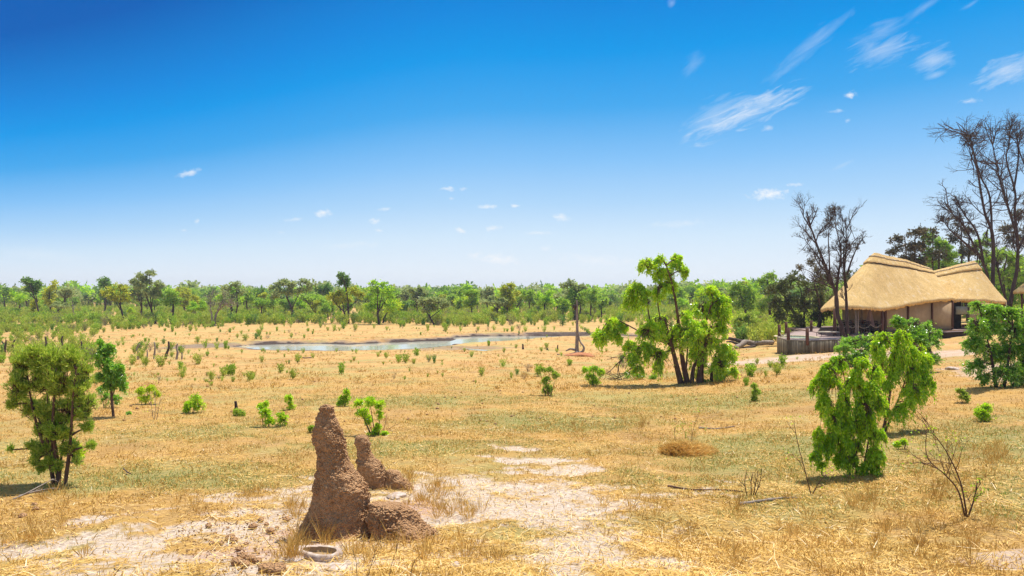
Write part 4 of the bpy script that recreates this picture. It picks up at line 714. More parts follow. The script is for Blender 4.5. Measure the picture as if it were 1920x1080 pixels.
def roof(name, eave, ridge, cap, seed, capdrop=.22, nrow=30):
    """eave: closed loop of points, ridge: matching loop (collapses onto the ridge line)"""
    E_ = np.array(eave); Rd = np.array(ridge); n = len(E_); m = 220; tt = np.linspace(0, n, m, endpoint=False); i = tt.astype(int); f = (tt - i)[:, None]; i2 = (i + 1) % n
    sm = lambda Z_, h=6: np.stack([np.convolve(np.concatenate((Z_[-h:, q], Z_[:, q], Z_[:h, q])), np.ones(2 * h + 1) / (2 * h + 1), 'valid') for q in range(3)], 1)
    Ee = sm(E_[i] * (1 - f) + E_[i2] * f); Rr = sm(Rd[i] * (1 - f) + Rd[i2] * f, 2)
    def surf(t0, t1, rows, off, sd):
        out = []
        for t in np.linspace(t0, t1, rows):
            # slightly swelling near the ridge, flaring at the eave
            p = Rr * (1 - t) + Ee * t; p[:, 2] += .42 * math.sin(math.pi * t) * (.6 - t) + off
            lat = Ee - Rr; lat[:, 2] = 0; lat /= np.linalg.norm(lat, axis=1)[:, None] + 1e-6; p[:, :2] += lat[:, :2] * off * .7
            w = LO + p; d_ = fbm(w[:, 0] * .55, w[:, 1] * .55, w[:, 2] * .55, o=3, s=sd) * .08 + fbm(w[:, 0] * 3, w[:, 1] * 3, w[:, 2] * 2, o=3, s=sd + 4, g=.65) * .055
            p[:, 2] += d_; out.append(p)
        return out
    def shell(top, under):
        rs = top + under; k = np.arange(m); k2 = (k + 1) % m; Q = [np.stack((a * m + k, a * m + k2, (a + 1) * m + k2, (a + 1) * m + k), 1) for a in range(len(rs) - 1)]
        return G().add(np.concatenate(rs), np.concatenate(Q))
    top = surf(0.02, 1, nrow, 0, seed); lo = top[-1].copy(); lo[:, 2] -= .26; rag = fbm(np.arange(m) * .9, np.zeros(m), o=3, s=seed + 8) * .13; lo[:, 2] += rag
    und = [lo, top[len(top) // 2] - (0, 0, .5), top[2] - (0, 0, .6)]
    rf = shell(top, und).obj(name, thatch, lodge, smooth=True)
    ct = surf(-.0, capdrop, 8, .12, seed); wv = .12 * np.sin(np.arange(m) * .35); cl = ct[-1].copy(); cl[:, 2] -= .13; cl2 = (ct[-2] - (0, 0, .22))
    shell(ct, [cl, cl2]).obj('ridge_cap', thatch, rf, smooth=True)
    # dark tube added for the cap's undercut shadow line, then the stitched roll
    q = surf(capdrop, capdrop, 1, .02, seed)[0]; g = G(); g.tube(np.vstack((q, q[:1])), .06, 5, cap=False); g.obj('cap_shadow_line', darkw, rf, smooth=True)
    q = surf(capdrop * .42, capdrop * .42, 1, .15, seed)[0]; q[:, 2] += .03 * np.sin(np.arange(m) * 1.6); g = G(); g.tube(np.vstack((q, q[:1])), .04, 5, cap=False); g.obj('ridge_roll', ropem, rf, smooth=True)
    return rf
R0 = P3(1641, 477, 60); R1 = P3(1700, 489, 63.0); R2 = P3(1742, 504, 65.5)
Rm = (R0 * 1 + R1) / 2
ev = [P3(1537, 580, 58), P3(1550, 577.5, 55.8), P3(1566, 574.5, 54), P3(1600, 574.5, 54), P3(1628, 574.5, 54.2), P3(1652, 578.5, 55), P3(1680, 574, 56.3), P3(1712, 567, 58), P3(1745, 562, 59.2), P3(1787, 559, 60.6), (8.6, 4.0, 2.9), (8.5, 9.5, 2.9), (4, 9.0, 2.6), (0, 8, 2.4), (-3.0, 6.4, 2.2), (-4.6, 3.2, 2.05)]
rd = [R0, R0, R0, R0, R0 * .95 + R1 * .05, R0 * .8 + R1 * .2, R0 * .5 + R1 * .5, R1, R1 * .5 + R2 * .5, R2, R2, R2, R1, Rm, R0, R0]
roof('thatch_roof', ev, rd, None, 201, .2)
S0 = P3(1748, 510, 68.5); S1 = P3(1825, 491, 67)
Sm = (S0 + S1) / 2
ev2 = [P3(1772, 562, 63.4), P3(1795, 560.5, 63.2), P3(1820, 561, 63.2), P3(1850, 562.5, 63.4), P3(1884, 565.5, 64.2), (16.5, 8.0, 2.6), (15.5, 12.5, 2.6), (10, 13, 2.6), (5, 12.5, 2.6), (4, 8, 2.8), (5, 4, 2.9)]
rd2 = [S0, S0 * .6 + S1 * .4, Sm * .5 + S1 * .5, S1, S1, S1, S1, Sm, S0, S0, S0]
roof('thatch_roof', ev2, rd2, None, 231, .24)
# canvas walls: front wall follows the eave a little inside
def wallseg(a, b, ztop_a, ztop_b, zb, name, mat, th_=.06):
    a = np.array(a, float); b = np.array(b, float); n = np.array((-(b - a)[1], (b - a)[0])); n = n / np.linalg.norm(n) * th_; g = G()
    P = [(a[0], a[1], zb), (b[0], b[1], zb), (b[0], b[1], ztop_b), (a[0], a[1], ztop_a)]; P += [(p[0] + n[0], p[1] + n[1], p[2]) for p in P]
    g.add(P, [(0, 1, 2, 3), (7, 6, 5, 4), (0, 4, 5, 1), (1, 5, 6, 2), (2, 6, 7, 3), (3, 7, 4, 0)]); return g.obj(name, mat, lodge)
wf = [P3(1659, 600, 57.6), P3(1702, 600, 59.2), P3(1747, 600, 60.9), P3(1785, 600, 62.4)]
for k in range(3): wallseg(wf[k][:2], wf[k + 1][:2], 2.35 + k * .2, 2.55 + k * .2, .02, 'canvas_panel', canvas)
wallseg(wf[0][:2] + (.1, .1), (-1.5, 5.5), 2.3, 2.3, .02, 'canvas_panel', canvas)
wallseg((-1.5, 5.6), (8, 8), 2.4, 2.7, .02, 'canvas_panel', canvas)
wallseg((14.2, 5.0), (15, 11), 2.5, 2.5, .02, 'canvas_panel', canvas)
wr = [P3(1818, 600, 63.4), P3(1878, 600, 65)]
wallseg(wr[0][:2], wr[1][:2], 2.5, 2.4, -.1, 'canvas_panel', canvas)
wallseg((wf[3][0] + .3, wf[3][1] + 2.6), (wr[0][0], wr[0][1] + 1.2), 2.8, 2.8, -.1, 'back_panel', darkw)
g = G(); g.box((wr[0][0] - .8, wr[0][1] - .06, 1.75), (1.3, .05, .75), .2); g.obj('window', mat_simple('window_net', (.25, .24, .17), (.34, .33, .24), 3), lodge)
for k, p in enumerate(wf): g = G(); g.tube([(p[0], p[1] - .06, -.45), (p[0], p[1] - .06, 2.6 + k * .12)], .085 if k else .12, 9); g.obj('wall_post', polem, lodge, smooth=True)
g = G(); c = curve([p + (0, -.08, -p[2] + 2.42 + k * .17) for k, p in enumerate(wf)], 10); g.tube(c, .06, 6); g.obj('top_rail', polem, lodge)
g = G(); c = curve([p + (0, -.07, -p[2] + .22) for k, p in enumerate(wf)], 10); g.tube(c, .03, 5); g.obj('bottom_hem', canvas, lodge)
# floor platform; dark block added below it to stand for the deep shade
fl = [P3(1568, 0, 53.6)[:2], P3(1660, 0, 55.6)[:2], P3(1786, 0, 61.2)[:2], P3(1880, 0, 64)[:2], np.array((15.5, 12)), np.array((4, 11)), np.array((-6.5, 6))]
def slab(P, zt, zb, name, mat, parent, org=None):
    n = len(P); g = G(); c = np.mean(P, 0); V_ = [(*p, zt) for p in P] + [(*p, zb) for p in P] + [(*c, zt), (*c, zb)]
    g.add(V_, [(k, n + k, n + (k + 1) % n, (k + 1) % n)[::-1] for k in range(n)], [(k, (k + 1) % n, 2 * n) for k in range(n)] + [((k + 1) % n + n, k + n, 2 * n + 1) for k in range(n)]); return g.obj(name, mat, parent)
slab(fl, 0, -.16, 'floor_deck', deckm, lodge)
fi = [np.array(p) * .985 + np.array((0, .08)) for p in fl]; slab(fi, -.165, -1.6, 'underfloor_shade', darkw, lodge)
for (px, d, r0, px2) in ((1565, 54.2, .14, 1565), (1605, 54.9, .07, 1604), (1608, 55.0, .06, 1609), (1613, 59.5, .1, 1616), (1654, 55.9, .13, 1654), (1590, 58.5, .09, 1590)):
    a = P3(px, 600, d); e = P3(px2, 600, d); g = G(); g.tube([(a[0], a[1], -1.0), (e[0], e[1], 2.15)], [r0, r0 * .9], 9); g.obj('verandah_post', polem if r0 > .1 else bark_pale, lodge, smooth=True)
# pool deck
deck_px = [(1458, 52.6), (1476, 49.2), (1520, 48.6), (1567, 49.6)]
dp = [P3(px, 0, d)[:2] for px, d in deck_px]; de = dp + [np.array((-6.9, -5.8)), np.array((-6.6, 1.0)), P3(1540, 0, 61)[:2], P3(1490, 0, 60.5)[:2]]
DO = np.array((24, 54, DZ - .06)); tr = lambda p: np.array(p) + LO[:2] - DO[:2]
dk = thing('pool_deck', DO, 'raised timber deck with a small sunken plunge pool, fenced with vertical poles', 'deck')
DP = [tr(p) for p in de]; n = len(DP)
def pic(px, d): return P3(px, 0, d)[:2] + LO[:2] - DO[:2]
pc = pic(1494, 53.2); pr = np.array((1.5, 1.75)); K2 = 40; aa = np.arange(K2) * 2 * math.pi / K2
pp = np.stack((np.sign(np.cos(aa)) * abs(np.cos(aa)) ** .8 * pr[0], np.sin(aa) * pr[1]), 1) + pc
# deck surface between outline and pool hole: resample the outline by angle about the pool centre
def outl(a_):
    best = None; d_ = np.array((math.cos(a_), math.sin(a_)))
    for k in range(n):
        p, q = DP[k] - pc, DP[(k + 1) % n] - pc; e = q - p; den = d_[0] * e[1] - d_[1] * e[0]
        if abs(den) < 1e-9: continue
        t = (p[0] * e[1] - p[1] * e[0]) / den; w = (p[0] * d_[1] - p[1] * d_[0]) / den
        if t > 0 and -1e-6 <= w <= 1 + 1e-6 and (best is None or t > best): best = t
    return pc + d_ * best
angs = sorted(set([math.atan2(*(p - pc)[::-1]) for p in pp] + [math.atan2(*(p - pc)[::-1]) for p in DP])); Oo = [outl(a_) for a_ in angs]
Ii = []
for a_ in angs:
    k = np.argmin([abs(math.atan2(math.sin(math.atan2(*(p - pc)[::-1]) - a_), math.cos(math.atan2(*(p - pc)[::-1]) - a_))) for p in pp]); Ii.append(pp[k])
m = len(angs); g = G(); Vv = [(*p, 0) for p in Oo] + [(*p, 0) for p in Ii] + [(*p, -.12) for p in Oo]; k = np.arange(m); k2 = (k + 1) % m
g.add(Vv, np.concatenate((np.stack((k, k2, m + k2, m + k), 1), np.stack((k, 2 * m + k, 2 * m + k2, k2), 1)))); g.obj('boards', deckm, dk)
k = np.arange(K2); k2 = (k + 1) % K2; cop = pc + (pp - pc) * 1.1
coping = mat_simple('pool_coping', (.52, .42, .24), (.66, .55, .34), 6)
g = G(); g.add([(*p, .02) for p in cop] + [(*p, .02) for p in pc + (pp - pc) * .96] + [(*p, -.3) for p in pc + (pp - pc) * .96], np.concatenate((np.stack((k, k2, K2 + k2, K2 + k), 1), np.stack((K2 + k, K2 + k2, 2 * K2 + k2, 2 * K2 + k), 1)))); g.obj('pool_rim', coping, dk)
pm, nt, b = newmat('pool_water'); b.inputs['Base Color'].default_value = (.42, .55, .42, 1); b.inputs['Roughness'].default_value = .12; bumpn(nt, b, noisen(nt, objvec(nt), 6, 2), .15, .02)
g = G(); g.add([(*p, -.1) for p in pc + (pp - pc) * .97] + [(*pc, -.1)], None, np.stack((k, k2, np.full(K2, K2)), 1)); g.obj('pool_water', pm, dk)
# palisade of poles round the outer edge
g = G(); prr = np.random.default_rng(3)
for a_, b_ in ((7, 0), (0, 1), (1, 2), (2, 3), (3, 4)):
    p, q = DP[a_], DP[b_]; L_ = np.linalg.norm(q - p); m_ = int(L_ / .105)
    for t in (np.arange(m_) + .5) / m_:
        c = p + (q - p) * t; hgt = -.02 + prr.uniform(-.03, .03); zb = th(c[0] + DO[0], c[1] + DO[1]) - DO[2] - .15
        g.tube([(c[0], c[1], zb), (c[0], c[1], hgt)], prr.uniform(.05, .06), 6, ph=prr.uniform(0, 1))
g.obj('palisade', palm, dk)
g = G()
for a_, b_ in ((7, 0), (0, 1), (1, 2), (2, 3)): p, q = DP[a_], DP[b_]; g.tube([(*p, .02), (*q, .02)], .045, 6)
g.obj('edge_rail', palm, dk)
posts = [(1461, 53.5, .95), (1474, 58.5, .95), (1478, 49.25, .95), (1513.5, 48.7, .95), (1521, 60, 1.0)]
tops = []
for px, d, h in posts: p = pic(px, d); g = G(); g.tube([(*p, -.3), (*p, h)], .12, 10); g.obj('post', polem, dk, smooth=True); tops.append(np.array((*p, h)))
def rope(a, b, sag=.3, parent=dk):
    t = np.linspace(0, 1, 12)[:, None]; c = a * (1 - t) + b * t; c[:, 2] -= 4 * sag * (t * (1 - t))[:, 0]; g = G(); g.tube(c, .018, 5); g.obj('rope', ropem, parent)
rope(tops[4] - (0, 0, .35), np.array((*pic(1535, 59), .45)), .15); rope(tops[0] - (0, 0, .6), tops[2] - (0, 0, .6), .2)
# furniture on the verandah
def table(x, y, L_, W_, rz):
    t = thing('dining_table', (x, y, DZ), 'long dark wooden dining table under the thatched verandah', 'table', rz=rz); g = G(); g.box((0, 0, .74), (L_, W_, .07)); g.obj('tabletop', darkw, t)
    for a in (-1, 1):
        for b_ in (-1, 1): g = G(); g.box((a * (L_ / 2 - .12), b_ * (W_ / 2 - .1), .35), (.09, .09, .70)); g.obj('leg', darkw, t)
    return t
c = P3(1608, 0, 57.2) + LO; table(c[0], c[1], 3.4, 1.0, .12)
def chair():
    t = thing('dining_chair', (0, 0, DZ), 'x', 'chair', 'dining chairs round the verandah table'); g = G(); g.box((0, 0, .45), (.46, .46, .05)); g.obj('seat', darkw, t)
    for a in (-1, 1):
        for b_ in (-1, 1): g = G(); g.tube([(a * .2, b_ * .2, 0), (a * .2, b_ * .2, .44 if b_ < 0 else 1.02)], .025, 6); g.obj('leg', darkw, t)
    g = G(); [g.box((0, .2, z_), (.42, .025, .09)) for z_ in (.98, .82, .66)]; g.obj('backrest', darkw, t); return t
proto = chair(); chs = [(1583, 58.3, .1, 'leftmost dark dining chair on the far side of the verandah table'), (1597, 58.4, .05, 'second dark chair from the left behind the verandah table'), (1611, 58.6, .1, 'third dark chair behind the verandah table'), (1625, 58.8, .0, 'fourth dark chair behind the verandah table, near the folded parasol'),
       (1588, 56.1, 3.2, 'leftmost of three dark chairs on the near side of the verandah table'), (1606, 56.2, 3.3, 'middle dark chair on the near side of the verandah table'), (1626, 56.5, 3.1, 'rightmost dark chair on the near side of the verandah table'), (1638, 57.6, -1.4, 'dark chair at the right end of the verandah table')]
def copy_tree(o, parent=None):
    c = o.copy(); COL.objects.link(c)
    if parent: c.parent = parent
    for ch in o.children: copy_tree(ch, c)
    return c
for k, (px, d, rz, lab) in enumerate(chs):
    o = proto if k == 0 else copy_tree(proto); p = P3(px, 0, d) + LO; o.location = (p[0], p[1], DZ); o.rotation_euler = (0, 0, rz); o['label'] = lab
# small pots on the table and rail
for px, d, lab in ((1598, 57.1, 'small dark lantern on the left half of the dining table'), (1617, 57.3, 'small reddish lantern on the right half of the dining table')):
    p = P3(px, 0, d) + LO; g = G(); g.tube([(0, 0, 0), (0, 0, .1), (0, 0, .3), (0, 0, .36)], [.09, .11, .08, .03], 10); tag(g.obj('lantern', polem, loc=(p[0], p[1], DZ + .775)), lab, 'lantern')
# low lounger, folded parasol
p = P3(1556, 0, 54.6) + LO - (2.2, 0, 0); p = np.array((*((pic(1553, 53.8)) + DO[:2]), DO[2]))
lt = thing('pool_lounger', p, 'low metal framed lounger with a pale cushion at the verandah end of the pool deck', 'lounger', rz=.1)
g = G(); [g.tube([(-.8, a, .3), (.8, a, .3)], .02, 6) for a in (-.33, .33)]; [g.tube([(a, -.33, .3), (a, .33, .3)], .02, 6) for a in (-.8, 0, .8)]; [g.tube([(-.8, a, .12), (.8, a, .12)], .015, 6) for a in (-.33, .33)]; g.obj('frame', mat_simple('lounger_metal', (.25, .17, .14), (.35, .26, .22), 5, .5), lt)
for a in (-.8, .8):
    for b_ in (-.33, .33): g = G(); g.tube([(a, b_, 0), (a, b_, .32)], .02, 6); g.obj('leg', darkw, lt)
g = G(); g.box((0, 0, .36), (1.5, .58, .08)); g.obj('cushion', mat_simple('cushion', (.55, .46, .33), (.66, .57, .42), 6), lt)
p = P3(1631, 0, 56.9) + LO
pa = thing('patio_umbrella', (p[0], p[1], DZ), 'folded mauve-brown parasol standing by the canvas wall of the verandah', 'umbrella')
g = G(); g.tube([(0, 0, 0), (0, 0, 2.3)], .03, 8); g.obj('pole', darkw, pa)
g = G(); zz = np.linspace(.62, 2.2, 14); K3 = 24; a = np.arange(K3) * 2 * math.pi / K3; rows = [np.stack((np.cos(a) * (.36 - .3 * ((z_ - .62) / 1.58) ** .9) * (1 + .22 * np.cos(a * 6)), np.sin(a) * (.36 - .3 * ((z_ - .62) / 1.58) ** .9) * (1 + .22 * np.cos(a * 6)), np.full(K3, z_)), 1) for z_ in zz]
i, j = np.meshgrid(np.arange(13), np.arange(K3), indexing='ij'); j2 = (j + 1) % K3; g.add(np.concatenate(rows), np.stack((i * K3 + j, i * K3 + j2, (i + 1) * K3 + j2, (i + 1) * K3 + j), -1).reshape(-1, 4)); g.obj('canopy', mat_simple('parasol_cloth', (.20, .13, .12), (.28, .19, .17), 3), pa, smooth=True)
for k, (pa_, pb_, z_) in enumerate((((1590, 54.6), (1606, 54.9), .85), ((1608, 55), (1632, 55.3), .8), ((1632, 55.3), (1653, 55.8), .85), ((1566, 54.2), (1590, 54.6), .85))):
    a = P3(pa_[0], 0, pa_[1]); e = P3(pb_[0], 0, pb_[1]); rope(np.array((a[0], a[1], z_)), np.array((e[0], e[1], z_)), .28, lodge)

# second hut at the right edge
B = np.array((60.7, 76, 0.)); B[2] = CZ - 3.4
h2 = thing('thatched_hut', B, 'corner of a second small thatched hut cut by the right picture edge', 'hut')
m = 60; a = np.arange(m) * 2 * math.pi / m; ztop = 6.0; ze = CZ + (HY - 545) / FPX * 76 - B[2] - .1; rows = []
for t in np.linspace(0.02, 1, 16): rows.append(np.stack((np.cos(a) * 2.9 * t, np.sin(a) * 2.9 * t, ztop + (ze - ztop) * t + .05 * vn(np.cos(a) * 4 * t, np.sin(a) * 4 * t, s=5)), 1))
e = rows[-1].copy(); e[:, 2] -= .25; rows.append(e); e = rows[8].copy(); e[:, 2] -= .4; rows.append(e)
i, j = np.meshgrid(np.arange(len(rows) - 1), np.arange(m), indexing='ij'); j2 = (j + 1) % m
G().add(np.concatenate(rows), np.stack((i * m + j, i * m + j2, (i + 1) * m + j2, (i + 1) * m + j), -1).reshape(-1, 4)[:, ::-1]).obj('thatch_roof', thatch, h2, smooth=True)
for q in range(6): p = (math.cos(q * 1.047 + 2.6) * 2.1, math.sin(q * 1.047 + 2.6) * 2.1); g = G(); g.tube([(*p, -1.5), (*p, ze + .5)], .1, 8); g.obj('post', polem, h2, smooth=True)
g = G(); a = np.linspace(0, 2 * math.pi, 20)[:-1]; g.tube([(0, 0, -1.5), (0, 0, 2.4)], 1.7, 20); g.obj('wall', canvas, h2)

# ------------------------------------------------------------------ bare and thin trees by the lodge
def baretree(name, base, d, stems, label, seed, mat, leafm=None, leafn=0, L=.14, n=16, depth=4, spread=.55, r0=.16, tw=.5, lift=.12):
    """stems: (radius, [(px,py)...]); twigs are grown off every stem"""
    r = np.random.default_rng(seed); B = at(base[0], base[1], d); B[2] = th(B[0], B[1]); z0 = CZ + (HY - base[1]) / FPX * d - B[2]; s = d / FPX
    g = G(); tips = []
    def grow(p, dr, ln, rad, k):
        P = [p]; q = p.copy(); dd = dr.copy()
        for a in range(3):
            dd = dd + r.normal(size=3) * .22 + np.array((0, 0, lift)); dd /= np.linalg.norm(dd); q = q + dd * ln / 3; P.append(q.copy())
        g.tube(P, np.linspace(rad, rad * .5, 4), 5 if k > 1 else 3, cap=False); tips.append(P[-1]); tips.append(P[-2])
        if k > 0:
            for a in range(r.integers(2, 5)):
                t = r.uniform(.3, 1); o = P[min(3, int(t * 3))]; nd_ = dd + r.normal(size=3) * spread; nd_ /= np.linalg.norm(nd_); grow(o, nd_, ln * r.uniform(.45, .8), max(rad * .56, .007), k - 1)
    for rad, pts in stems:
        dy = r.uniform(-1.2, 1.2); P = [np.array(((p[0] - base[0]) * s, dy * k / len(pts), (base[1] - p[1]) * s + z0)) for k, p in enumerate(pts)]
        if pts[0] == tuple(base) or pts[0][1] >= base[1] - 2: P[0][2] = -.25
        c = curve(P, len(P) * 6); g.tube(c, rad * np.linspace(1, .18, len(c)), 8, wob=.08); ln = np.linalg.norm(P[-1] - P[0])
        for q in range(n):
            k = int(len(c) * (.3 + .7 * r.uniform() ** .8)); k = min(k, len(c) - 2); dr = (c[k + 1] - c[k]); dr /= np.linalg.norm(dr) + 1e-9; dr = dr + r.normal(size=3) * .75; dr /= np.linalg.norm(dr)
            grow(c[k], dr, ln * r.uniform(.10, .24) * tw / .5, rad * .28, depth - 1)
    root = thing(name, B, label, 'tree'); g.obj('trunk', mat, root, smooth=True)
    if leafm:
        T = np.array(tips); P = T[r.integers(0, len(T), leafn)] + r.normal(size=(leafn, 3)) * L * 1.4; gl = G(); gl.add(*leafquads(P, unit(leafn, r), L, L * .55, r)); gl.obj('crown', leafm, root)
    return root
baretree('bare_tree', (1586, 641), 52.5, [(.2, [(1584, 641), (1578, 615), (1570, 590), (1567, 556), (1556, 522), (1533, 467), (1522, 436), (1510, 406)]), (.15, [(1568, 575), (1568, 556), (1572, 519), (1578, 472), (1567, 417)]), (.09, [(1562, 540), (1545, 500), (1522, 470), (1505, 450)]), (.07, [(1556, 522), (1552, 480), (1548, 440), (1552, 400)])],
         'nearly leafless dark tree leaning left in front of the lodge verandah', 301, bark_dark, L_brown, 1500, .09, n=10, depth=5, lift=.14, tw=.44)
baretree('bare_tree', (1591, 636), 52.8, [(.15, [(1591, 636), (1589, 600), (1589, 556), (1587, 511), (1592, 456), (1592, 411)]), (.08, [(1588, 515), (1598, 485), (1608, 462), (1617, 448)]), (.06, [(1589, 540), (1580, 500), (1580, 450), (1575, 405)])],
         'slim upright leafless tree just right of the leaning one, crossing the lodge roof', 302, bark_dark, L_brown, 300, .10, n=8, depth=5, lift=.18, tw=.42)
baretree('bare_tree', (1866, 600), 78, [(.24, [(1862, 600), (1861, 529), (1860, 447), (1850, 415), (1842, 396), (1829, 324), (1816, 267), (1812, 255)]), (.13, [(1860, 447), (1858, 371), (1842, 330), (1829, 280), (1822, 262)]), (.18, [(1858, 560), (1848, 510), (1829, 472), (1800, 421), (1775, 395), (1766, 355)]), (.15, [(1829, 472), (1800, 450), (1775, 430), (1758, 410)]), (.15, [(1845, 500), (1830, 440), (1800, 400), (1782, 370)])],
         'huge leafless tree with many thin stems behind the second thatched wing', 303, bark_dark, L_brown, 1200, .13, n=26, depth=4, lift=.05, tw=.35)
baretree('bare_tree', (1892, 600), 80, [(.24, [(1885, 600), (1900, 540), (1908, 497), (1908, 447), (1895, 400), (1882, 358), (1873, 321), (1862, 262)]), (.16, [(1908, 447), (1902, 400), (1901, 358), (1884, 302), (1888, 270), (1889, 240)]), (.15, [(1908, 470), (1930, 420), (1935, 350), (1915, 290), (1905, 250)]), (.15, [(1895, 590), (1878, 530), (1872, 490), (1862, 460)]), (.12, [(1901, 358), (1912, 310), (1918, 270), (1925, 240)])],
         'second huge leafless tree reaching highest at the right edge', 304, bark_dark, L_brown, 1200, .13, n=26, depth=4, lift=.05, tw=.35)

# trees near the lodge with foliage
px_plant('broad_tree', (1521, 622), 66,
    [(1468, 515, 22, 16), (1492, 500, 26, 18), (1455, 545, 18, 18), (1480, 545, 26, 22), (1512, 520, 26, 24), (1505, 550, 26, 20), (1535, 505, 18, 20), (1540, 540, 20, 26), (1460, 570, 16, 14), (1490, 575, 20, 14), (1530, 570, 20, 14), (1448, 520, 12, 12), (1500, 585, 12, 8), (1555, 560, 12, 20), (1502, 602, 8, 10)],
    [(.3, [(1521, 622), (1514, 600), (1500, 582), (1488, 560), (1475, 535)]), (.28, [(1524, 620), (1531, 600), (1534, 575), (1530, 540), (1520, 510)]), (.15, [(1505, 590), (1510, 560), (1505, 520)])],
    L_dusk, bark, 'dark leafy forked tree behind the pool deck, left of the lodge', 'tree', ntw=50, nl=14, L=.24, Wd=.14, droop=.15, seed=310, twigr=.02, r0=.12)
px_plant('broad_tree', (1545, 615), 72, [(1520, 470, 14, 12), (1535, 485, 20, 16), (1560, 500, 16, 16), (1500, 480, 10, 8), (1530, 520, 20, 20), (1560, 540, 14, 20), (1595, 545, 8, 30)], [(.2, [(1545, 615), (1542, 560), (1535, 500)])], L_brown, bark_dark, 'brownish half withered tree mingled behind the dark forked tree', 'tree', ntw=55, nl=9, L=.2, Wd=.1, droop=.1, seed=311, twigr=.02, r0=.1)
px_plant('small_tree', (1397, 632), None, [(1385, 598, 14, 10), (1402, 592, 16, 10), (1398, 606, 20, 12), (1415, 605, 12, 10), (1382, 610, 10, 8)], [(.13, [(1397, 632), (1397, 615), (1400, 600)]), (.07, [(1397, 618), (1412, 606)])], L_olive, bark, 'small olive tree on the plain behind the fallen log', 'tree', ntw=60, nl=16, L=.22, Wd=.11, droop=.15, seed=312, twigr=.015)
px_plant('tall_tree', (1405, 580), 120, [(1382, 513, 12, 9), (1398, 520, 16, 12), (1376, 528, 12, 10), (1396, 540, 18, 12), (1410, 535, 10, 12), (1385, 548, 14, 8), (1404, 553, 12, 6)], [(.28, [(1405, 580), (1398, 560), (1392, 535), (1386, 515)]), (.15, [(1398, 560), (1406, 545)])], L_tree, bark, 'tall open-crowned tree leaning left against the sky, left of the dark forked tree', 'tree', ntw=60, nl=12, L=.4, Wd=.22, droop=.1, seed=313, twigr=.03, r0=.15, fill=.7)
px_plant('broad_tree', (1445, 590), 110, [(1432, 510, 14, 9), (1445, 500, 16, 9), (1436, 530, 14, 14), (1450, 525, 16, 14), (1440, 550, 16, 14), (1428, 560, 12, 12)], [(.3, [(1445, 590), (1442, 550), (1440, 510)])], L_tree, bark, 'pale green topped tree peeking out left of the dark forked tree', 'tree', ntw=60, nl=12, L=.35, Wd=.2, droop=.1, seed=314, twigr=.03, r0=.15)
px_plant('broad_tree', (1607, 600), 95, [(1592, 510, 14, 14), (1605, 520, 10, 16), (1597, 545, 16, 22), (1610, 505, 8, 8)], [(.3, [(1607, 600), (1600, 550), (1597, 515)])], L_dusk, bark_dark, 'dark tree peeking over the left slope of the lodge roof', 'tree', ntw=55, nl=12, L=.32, Wd=.18, droop=.1, seed=315, twigr=.03)
BT = [((1712, 600), 92, [(1690, 440, 16, 10), (1712, 430, 18, 12), (1735, 428, 14, 10), (1682, 458, 14, 10), (1705, 458, 22, 16), (1732, 455, 20, 18), (1700, 480, 20, 14), (1730, 485, 22, 16), (1672, 466, 12, 8), (1750, 430, 14, 10), (1765, 470, 16, 14), (1672, 445, 8, 6)], L_brown, 'thin brown-leaved tree rising behind the main thatched ridge', 9, 316),
      ((1760, 600), 94, [(1745, 440, 14, 14), (1765, 455, 20, 18), (1755, 480, 22, 18), (1782, 475, 20, 18), (1738, 470, 10, 14)], L_tree, 'mixed green tree with a mistletoe-like green clump behind the gap between the two roofs', 22, 317),
      ((1815, 600), 96, [(1800, 410, 16, 14), (1815, 430, 20, 18), (1790, 445, 18, 16), (1805, 470, 24, 20), (1830, 470, 20, 20), (1820, 500, 26, 18)], L_brown, 'brownish tree crown tangled with the bare trees above the second wing', 11, 318),
      ((1850, 600), 92, [(1840, 450, 18, 16), (1858, 480, 22, 20), (1850, 510, 24, 20), (1870, 540, 20, 20)], L_tree, 'dense green tree directly behind the second wing ridge', 26, 319),
      ((1890, 600), 88, [(1880, 470, 20, 18), (1905, 480, 24, 22), (1885, 510, 24, 22), (1910, 530, 24, 26), (1930, 500, 22, 30), (1890, 550, 20, 16)], L_tree, 'dense green tree between the second wing and the small hut', 26, 320),
      ((1925, 600), 98, [(1890, 425, 18, 16), (1915, 400, 20, 16), (1900, 445, 22, 18), (1930, 440, 24, 24), (1935, 370, 16, 16)], L_brown, 'withered brown tree at the right edge above the small hut', 14, 321),
      ((1785, 600), 100, [(1770, 500, 24, 18), (1800, 500, 24, 20), (1745, 495, 20, 16), (1830, 530, 24, 20)], L_treedark, 'dark tree filling the space low behind the two roofs', 24, 322)]
for b, d, bl, lm, lab, nl_, sd in BT:
    c = sum(q[0] for q in bl) / len(bl); t = min(q[1] for q in bl)
    px_plant('woodland_tree', b, d, bl, [(.28, [b, ((b[0] + c) / 2, (b[1] + t) / 2 + 20), (c, t + 15)]), (.2, [b, (b[0] - 12, 520), (bl[0][0], bl[0][1])])], lm, bark_dark, lab, 'tree', 'trees behind the lodge', ntw=60, nl=nl_, L=.3, Wd=.16, droop=.1, seed=sd, twigr=.025, r0=.14)
